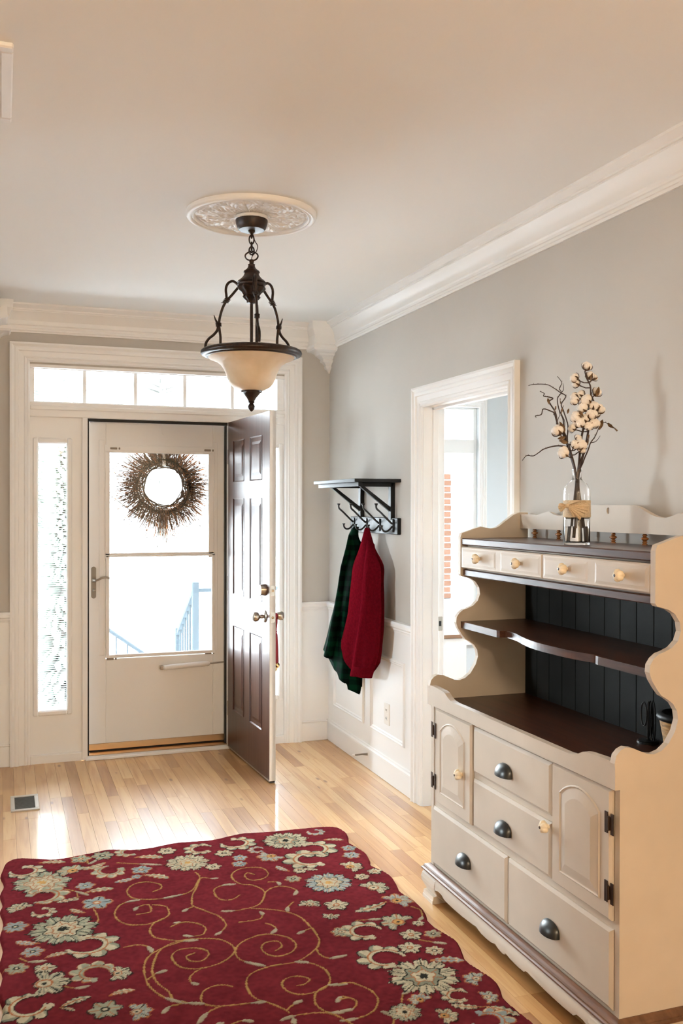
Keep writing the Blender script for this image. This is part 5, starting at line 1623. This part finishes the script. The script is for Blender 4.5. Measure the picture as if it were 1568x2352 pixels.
LIN = [[(0.973,3.755),(0.949,3.782),(0.93,3.752),(0.944,3.704),(0.989,3.701),(1.026,3.742),(1.022,3.807),(0.981,3.834),(0.929,3.833),(0.887,3.792),(0.878,3.734),(0.897,3.679),(0.936,3.654),(0.962,3.599),(0.961,3.554),(0.925,3.479),(0.884,3.452),(0.814,3.445),(0.767,3.457)],[(0.867,3.576),(0.834,3.549),(0.796,3.552),(0.778,3.596),(0.785,3.661),(0.822,3.688),(0.88,3.685)],[(0.964,3.564),(0.997,3.597),(1.036,3.607),(1.071,3.583),(1.086,3.543),(1.065,3.506)],[(1.006,3.662),(1.04,3.65),(1.039,3.617)],[(0.749,3.859),(0.756,3.801),(0.724,3.706),(0.695,3.637),(0.681,3.576),(0.68,3.534),(0.719,3.469),(0.75,3.418),(0.759,3.365),(0.756,3.328),(0.73,3.29),(0.706,3.271)],[(0.626,3.645),(0.667,3.658),(0.707,3.689),(0.756,3.789),(0.796,3.775),(0.824,3.768)],[(0.677,3.53),(0.654,3.517),(0.63,3.5)],[(0.587,3.416),(0.606,3.414)],[(0.81,3.342),(0.855,3.341),(0.886,3.345),(0.904,3.373),(0.903,3.404)],[(0.881,3.442),(0.938,3.412),(0.984,3.38),(1.026,3.32),(1.04,3.218),(1.041,3.143),(1.033,3.101),(1.008,3.058),(0.954,3.01),(0.909,2.989),(0.821,2.988),(0.755,2.961),(0.727,2.91),(0.722,2.847),(0.735,2.801),(0.762,2.771),(0.786,2.735),(0.804,2.702),(0.806,2.662),(0.801,2.633)],[(1.042,3.443),(1.011,3.407),(0.998,3.37)],[(1.037,3.209),(1.01,3.2),(0.98,3.183)],[(1.008,3.058),(1.005,3.012),(1.028,2.975),(1.092,2.978)],[(0.874,3.088),(0.902,3.112),(0.898,3.153),(0.86,3.158),(0.834,3.128),(0.838,3.076),(0.868,3.048),(0.917,3.056),(0.95,3.104),(0.944,3.159),(0.911,3.198),(0.865,3.219),(0.813,3.206),(0.77,3.177),(0.745,3.134),(0.741,3.085),(0.758,3.046),(0.815,2.994)],[(0.895,3.302),(0.914,3.281),(0.919,3.247),(0.891,3.214)],[(0.611,3.164),(0.581,3.146),(0.589,3.11),(0.624,3.102),(0.653,3.133),(0.653,3.167),(0.621,3.199),(0.573,3.203),(0.547,3.187),(0.534,3.15),(0.545,3.09),(0.579,3.058),(0.625,3.05),(0.68,3.066),(0.722,3.1),(0.743,3.135),(0.743,3.177),(0.719,3.226),(0.675,3.255),(0.619,3.27),(0.561,3.264),(0.509,3.226),(0.481,3.169),(0.458,3.081),(0.463,3.004),(0.487,2.937),(0.494,2.879),(0.533,2.848)],[(0.614,3.05),(0.585,3.029),(0.564,2.998),(0.566,2.968),(0.583,2.95)],[(0.871,2.841),(0.896,2.84),(0.922,2.864),(0.895,2.896),(0.854,2.895),(0.831,2.866),(0.833,2.822),(0.858,2.788),(0.899,2.781),(0.948,2.796),(0.978,2.829),(0.99,2.877),(0.984,2.926),(0.952,2.97),(0.91,2.993)],[(0.967,2.811),(0.927,2.789),(0.903,2.755),(0.895,2.703),(0.918,2.655),(0.971,2.646)],[(0.967,2.811),(1.026,2.797)],[(0.998,2.721),(0.98,2.731),(0.955,2.702)],[(0.679,2.902),(0.658,2.92),(0.624,2.925),(0.592,2.907),(0.576,2.871),(0.577,2.829),(0.621,2.8),(0.714,2.787),(0.757,2.779)],[(0.494,2.879),(0.533,2.851),(0.577,2.829)],[(0.621,2.8),(0.576,2.776),(0.536,2.726)],[(0.8,2.71),(0.833,2.739),(0.861,2.749)],[(0.63,2.693),(0.665,2.7),(0.694,2.683)],[(0.555,3.718),(0.59,3.741),(0.592,3.783),(0.548,3.824),(0.496,3.817),(0.462,3.762),(0.471,3.689),(0.519,3.655),(0.584,3.644),(0.662,3.657)],[(0.468,3.531),(0.52,3.539),(0.521,3.604),(0.481,3.596),(0.464,3.569)],[(0.537,3.598),(0.58,3.566),(0.583,3.506),(0.565,3.47),(0.509,3.439),(0.448,3.445),(0.408,3.485),(0.392,3.552),(0.411,3.621),(0.445,3.653),(0.498,3.657)],[(0.565,3.47),(0.523,3.444),(0.496,3.393),(0.498,3.335),(0.525,3.302),(0.591,3.264),(0.643,3.255)],[(0.568,3.388),(0.617,3.411),(0.664,3.384),(0.684,3.337),(0.667,3.294),(0.629,3.289),(0.599,3.309)],[(0.392,3.284),(0.439,3.286),(0.471,3.261),(0.478,3.213)],[(0.591,3.264),(0.519,3.235),(0.47,3.199),(0.442,3.14),(0.431,3.046),(0.44,2.973),(0.472,2.902),(0.515,2.859)],[(0.436,3.032),(0.469,3.065),(0.508,3.075)],[(0.513,2.852),(0.474,2.845),(0.448,2.813)],[(1.002,2.805),(1.04,2.8),(1.073,2.753),(1.085,2.704),(1.072,2.658),(1.034,2.615),(0.984,2.599),(0.93,2.601)],[(0.972,2.719),(1.004,2.714),(1.014,2.685),(0.989,2.652),(0.948,2.653)],[(1.212,3.216),(1.258,3.205),(1.307,3.193)],[(1.448,3.26),(1.469,3.22),(1.45,3.163),(1.427,3.14)],[(1.364,3.0),(1.403,2.968),(1.442,2.94)],[(1.143,2.64),(1.167,2.682),(1.191,2.689)],[(0.234,3.861),(0.273,3.823),(0.317,3.767)],[(0.276,3.804),(0.274,3.747),(0.259,3.741)],[(0.323,3.641),(0.332,3.553),(0.324,3.514),(0.302,3.497)],[(0.457,4.072),(0.548,4.026),(0.633,3.982)],[(0.347,4.181),(0.345,4.098),(0.393,4.151)],[(0.188,3.078),(0.218,3.056),(0.261,3.056)],[(0.058,3.319),(0.086,3.283),(0.141,3.272)]]
EDGE = [(0.008,4.188),(0.019,4.236),(0.065,4.272),(0.161,4.233),(0.222,4.206),(0.349,4.226),(0.443,4.248),(0.532,4.211),(0.627,4.211),(0.727,4.233),(0.803,4.224),(0.89,4.216),(0.987,4.242),(1.05,4.251),(1.169,4.233),(1.314,4.226),(1.418,4.215),(1.483,4.186),(1.497,4.087),(1.468,3.989),(1.476,3.934),(1.49,3.835),(1.478,3.753),(1.461,3.701),(1.485,3.623),(1.495,3.555),(1.484,3.475),(1.47,3.407),(1.483,3.332),(1.488,3.263),(1.481,3.197),(1.462,3.137),(1.463,3.076),(1.479,3.004),(1.487,2.945),(1.468,2.873),(1.453,2.813),(1.467,2.74),(1.478,2.687),(1.475,2.633),(1.451,2.563),(1.454,2.495),(1.459,2.441),(1.462,2.398)]

MOT += [(k, x, 6.12 - y, r, -a) for (k, x, y, r, a) in MOT if y > 3.62 and not (x > 1.0 and y < 3.72)]
LIN += [[(x, 6.12 - y) for x, y in l_] for l_ in LIN if min(y for x, y in l_) > 3.40]
out = list(EDGE) + [(1.452, 2.33), (1.468, 2.26), (1.470, 2.19), (1.448, 2.12), (1.455, 2.05), (1.470, 1.98), (1.455, 1.90), (1.40, 1.86), (1.30, 1.875), (1.18, 1.85), (1.06, 1.865), (.94, 1.85), (.82, 1.865), (.70, 1.85), (.58, 1.865), (.46, 1.85), (.34, 1.865), (.22, 1.85), (.10, 1.865), (.03, 1.88),
                    (-.005, 1.95), (.008, 2.03), (-.008, 2.12), (.006, 2.21), (-.008, 2.30), (.005, 2.40), (-.008, 2.50), (.005, 2.60), (-.010, 2.70), (.005, 2.80), (-.010, 2.90), (.004, 3.0), (-.010, 3.11), (.003, 3.22), (-.008, 3.30), (.004, 3.41), (-.006, 3.52), (.006, 3.63), (-.006, 3.74), (.004, 3.80), (-.006, 3.90), (.010, 3.99), (-.004, 4.09)]
poly = np.array(spline(out + [out[0]], 3)[:-1])
STEP = .004
gx = np.arange(-.024, 1.512, STEP)
gy = np.arange(1.836, 4.292, STEP)
GX, GY = np.meshgrid(gx, gy)
H, Wd = GX.shape
inside = np.zeros(GX.shape, bool)
dist = np.full(GX.shape, 9.0)
nx_, ny_ = GX.copy(), GY.copy()
for i in range(len(poly)):
    a, b = poly[i], poly[(i + 1) % len(poly)]
    if a[1] != b[1]:
        cond = ((a[1] > GY) != (b[1] > GY)) & (GX < (b[0] - a[0]) * (GY - a[1]) / (b[1] - a[1]) + a[0])
        inside ^= cond
    x0_, x1_ = sorted((a[0], b[0])); y0_, y1_ = sorted((a[1], b[1]))
    i0, i1 = np.searchsorted(gx, (x0_ - .03, x1_ + .03)); j0, j1 = np.searchsorted(gy, (y0_ - .03, y1_ + .03))
    sx_, sy_ = GX[j0:j1, i0:i1], GY[j0:j1, i0:i1]
    d = b - a
    t = np.clip(((sx_ - a[0]) * d[0] + (sy_ - a[1]) * d[1]) / (d @ d + 1e-12), 0, 1)
    px, py = a[0] + t * d[0], a[1] + t * d[1]
    q = np.hypot(sx_ - px, sy_ - py)
    upd = q < dist[j0:j1, i0:i1]
    dist[j0:j1, i0:i1][upd] = q[upd]
    nx_[j0:j1, i0:i1][upd] = px[upd]; ny_[j0:j1, i0:i1][upd] = py[upd]
# smooth random fields
def field(n, seed):
    g = np.random.default_rng(seed).random((int(H / n) + 3, int(Wd / n) + 3))
    yi, xi = np.arange(H) / n, np.arange(Wd) / n
    y0, x0 = yi.astype(int), xi.astype(int)
    fy, fx_ = (yi - y0)[:, None], (xi - x0)[None, :]
    return (g[y0][:, x0] * (1 - fy) + g[y0 + 1][:, x0] * fy) * (1 - fx_) + (g[y0][:, x0 + 1] * (1 - fy) + g[y0 + 1][:, x0 + 1] * fy) * fx_
RB = np.array((.086, .0112, .0138))
col = np.empty((H, Wd, 3)); col[:] = RB
shade = .72 + .36 * field(3, 1) + .22 * field(14, 2)
hgt = np.zeros((H, Wd))
CR, SAGE, DK, RUST, BLUE, GOLDC, TAN = [np.array(c) for c in ((.29, .245, .165), (.145, .142, .10), (.016, .016, .013), (.22, .085, .035), (.125, .140, .132), (.30, .165, .055), (.22, .13, .042))]


def stroke(path, wd, c):
    p = np.array(path)
    seg = np.hypot(*np.diff(p, axis=0).T)
    for k in range(len(p) - 1):
        n = max(1, int(seg[k] / .003))
        for t in range(n):
            q = p[k] + (p[k + 1] - p[k]) * t / n
            w_ = wd if not callable(wd) else wd((k + t / n) / (len(p) - 1))
            i0, i1 = np.searchsorted(gx, (q[0] - w_, q[0] + w_)); j0, j1 = np.searchsorted(gy, (q[1] - w_, q[1] + w_))
            if i1 <= i0 or j1 <= j0: continue
            msk = (GX[j0:j1, i0:i1] - q[0]) ** 2 + (GY[j0:j1, i0:i1] - q[1]) ** 2 < w_ * w_
            col[j0:j1, i0:i1][msk] = c
            hgt[j0:j1, i0:i1][msk] = 1


for L_ in LIN:
    pth = spline(L_, 5)
    stroke(pth, lambda t: .0030 + .0005 * math.sin(40 * t), TAN)
    # little leaf at the end of each vine
    stroke(pth[-6:] if len(pth) > 8 else pth, lambda t: .0030 + .0055 * math.sin(PI * min(1, t + .05)), CR * .75)
rr = random.Random(11)
for mi, (kd, mx_, my_, R_, ang) in enumerate(MOT):
    R_ *= 1.14
    ext = R_ * 1.25
    i0, i1 = np.searchsorted(gx, (mx_ - ext, mx_ + ext)); j0, j1 = np.searchsorted(gy, (my_ - ext, my_ + ext))
    if i1 <= i0 or j1 <= j0: continue
    X, Y = GX[j0:j1, i0:i1] - mx_, GY[j0:j1, i0:i1] - my_
    ca, sa = math.cos(math.radians(ang)), math.sin(math.radians(ang))
    U, V = (X * ca + Y * sa) / R_, (-X * sa + Y * ca) / R_
    r_, th = np.hypot(U, V), np.arctan2(V, U)
    C_ = col[j0:j1, i0:i1]; Hh = hgt[j0:j1, i0:i1]
    var = rr.random()
    base = CR if var < .45 else (SAGE * 1.25 if var < .75 else BLUE * 1.3)
    alt = SAGE if var < .45 else CR
    nz = (np.sin(37 * U + 11 * V + mi) * np.sin(29 * V - 7 * U + 2 * mi)) * .06

    def put(msk, c):
        C_[msk] = c; Hh[msk] = 1
    if kd == 'B':
        n = 9 + mi % 3
        lob = .74 + .26 * np.abs(np.cos(n * th / 2)) ** .7 + nz + .05 * np.cos(3 * n * th)
        q = r_ / lob
        put(q < 1.04, DK); put(q < .97, base)
        put((q < .95) & (np.abs(np.sin(n * th / 2)) < .10 + nz), DK if mi % 2 else RUST)
        put((q < .93) & (np.cos(2.5 * n * th + mi) > .72) & (q > .66), alt)
        lob2 = .52 + .08 * np.cos((n - 3) * th + mi)
        put(r_ < lob2 + .05, DK if mi % 3 else RUST); put(r_ < lob2, alt if mi % 2 else CR)
        put((r_ < lob2 * .92) & (np.abs(np.sin((n - 3) * th / 2 + mi / 2)) < .14), RUST)
        lob3 = .30 + .05 * np.cos(5 * th)
        put(r_ < lob3 + .04, RUST); put(r_ < lob3, CR); put(r_ < .15 + nz, DK if mi % 2 else GOLDC)
    elif kd == 'S':
        n = 5 + mi % 2
        lob = .66 + .34 * np.abs(np.cos(n * th / 2)) + nz
        q = r_ / lob
        put(q < 1.1, DK if var < .5 else RUST); put(q < .98, base)
        put((q < .95) & (np.abs(np.sin(n * th / 2)) < .16), RUST if mi % 2 else DK)
        put(r_ < .30, DK if mi % 2 else RUST); put(r_ < .16, CR)
    elif kd == 'L':
        wdt = .36 * (1 - U ** 2).clip(0) * (1 + .28 * np.sin(16 * U + mi)) * (.75 + .3 * U)
        bend = V + .16 * (U ** 2 - .3)
        put(np.abs(bend) < wdt + .07 * (np.abs(U) < .95), DK if var < .4 else RUST)
        put(np.abs(bend) < wdt, base)
        put((np.abs(bend) < wdt) & (np.sin(13 * U + 6 * np.abs(bend)) > .55), alt)
        put((np.abs(bend) < .05) & (U < .6) & (U > -1), RUST)
    elif kd == 'P':
        n = 3.5
        lob = np.where(np.abs(th) < 2.0, .62 + .38 * np.abs(np.cos(n * th)) ** .6, .40) + nz
        q = r_ / lob
        put(q < 1.06, DK if var < .6 else RUST); put(q < .95, base)
        put((q < .93) & (np.abs(np.sin(n * th)) < .22) & (r_ > .25), DK if mi % 2 else RUST)
        put((q < .90) & (np.cos(7 * n * th) > .5) & (r_ > .3), alt)
        put(r_ < .34, RUST); put(r_ < .26, CR if mi % 2 else GOLDC); put(r_ < .10, DK)
    else:
        arc_ = 2.35
        ph = th / arc_
        tap = np.cos(np.clip(ph, -1, 1) * PI / 2) ** .6 * (np.abs(ph) < 1)
        rc = .64 - .14 * ph
        dd = r_ - rc
        outw = (.05 + .34 * np.abs(np.sin(4.2 * th + mi)) ** .8) * tap + .07 * (np.abs(ph) < 1.12)
        inw = .10 * tap + .06 * (np.abs(ph) < 1.12)
        put((dd < outw + .05 * (np.abs(ph) < 1.05)) & (dd > -inw - .04 * (np.abs(ph) < 1.05)), DK if var < .5 else RUST)
        body_ = (dd < outw) & (dd > -inw)
        put(body_, base)
        put(body_ & (np.cos(8.4 * th + 2 * mi + 5 * dd) > .35) & (dd > .04), alt)
        put(body_ & (np.abs(np.sin(4.2 * th + mi)) < .16) & (dd > .02), RUST if mi % 2 else DK)
        dd = np.abs(dd)
        put(dd < .035 * (np.abs(ph) < .9), RUST)
        ce = (U - .70 * math.cos(arc_ * .95)) ** 2 + (V - .62 * math.sin(arc_ * .95)) ** 2
        put(ce < .022, base)
col *= shade[..., None]
# keep the pile from looking flat: carve around the motifs
e = .0115 * np.sqrt(1 - (1 - np.clip(dist / .009, 0, 1)) ** 2)
z = e + .0016 * hgt * (dist > .006) + .0011 * (field(1.6, 5) - .5) + .0016 * (field(18, 6) - .5)
cell = inside[:-1, :-1] & inside[1:, :-1] & inside[:-1, 1:] & inside[1:, 1:]
used = np.zeros((H, Wd), bool)
used[:-1, :-1] |= cell; used[1:, :-1] |= cell; used[:-1, 1:] |= cell; used[1:, 1:] |= cell
snap = used & (dist < STEP * 1.35)
bord = used.copy()
cnt_ = np.zeros((H, Wd), int)
cnt_[:-1, :-1] += cell; cnt_[1:, :-1] += cell; cnt_[:-1, 1:] += cell; cnt_[1:, 1:] += cell
bord &= cnt_ < 4
PX, PY, PZ = GX.copy(), GY.copy(), z + .0005
PX[bord] = nx_[bord]; PY[bord] = ny_[bord]; PZ[bord] = .0008
idx = -np.ones((H, Wd), int)
idx[used] = np.arange(used.sum())
jj, ii = np.nonzero(cell)
quads = np.stack([idx[jj, ii], idx[jj, ii + 1], idx[jj + 1, ii + 1], idx[jj + 1, ii]], 1)
vco = np.stack([PX[used], PY[used], PZ[used]], 1)
me = bpy.data.meshes.new('rug')
me.vertices.add(len(vco)); me.vertices.foreach_set('co', vco.ravel())
me.loops.add(quads.size); me.loops.foreach_set('vertex_index', quads.ravel().astype(np.int32))
me.polygons.add(len(quads)); me.polygons.foreach_set('loop_start', np.arange(0, quads.size, 4, dtype=np.int32))
me.polygons.foreach_set('use_smooth', np.ones(len(quads), bool))
me.update(calc_edges=True)
ca_ = me.color_attributes.new('Col', 'FLOAT_COLOR', 'POINT')
c4 = np.ones((len(vco), 4)); c4[:, :3] = col[used]
ca_.data.foreach_set('color', c4.ravel())
me.materials.append(RUGM)
me.validate()
rug = bpy.data.objects.new('floral_rug', me)
COL.objects.link(rug)
rug['label'] = 'dark red scalloped rug with cream flowers and golden spiral vines on the floor'
rug['category'] = 'rug'
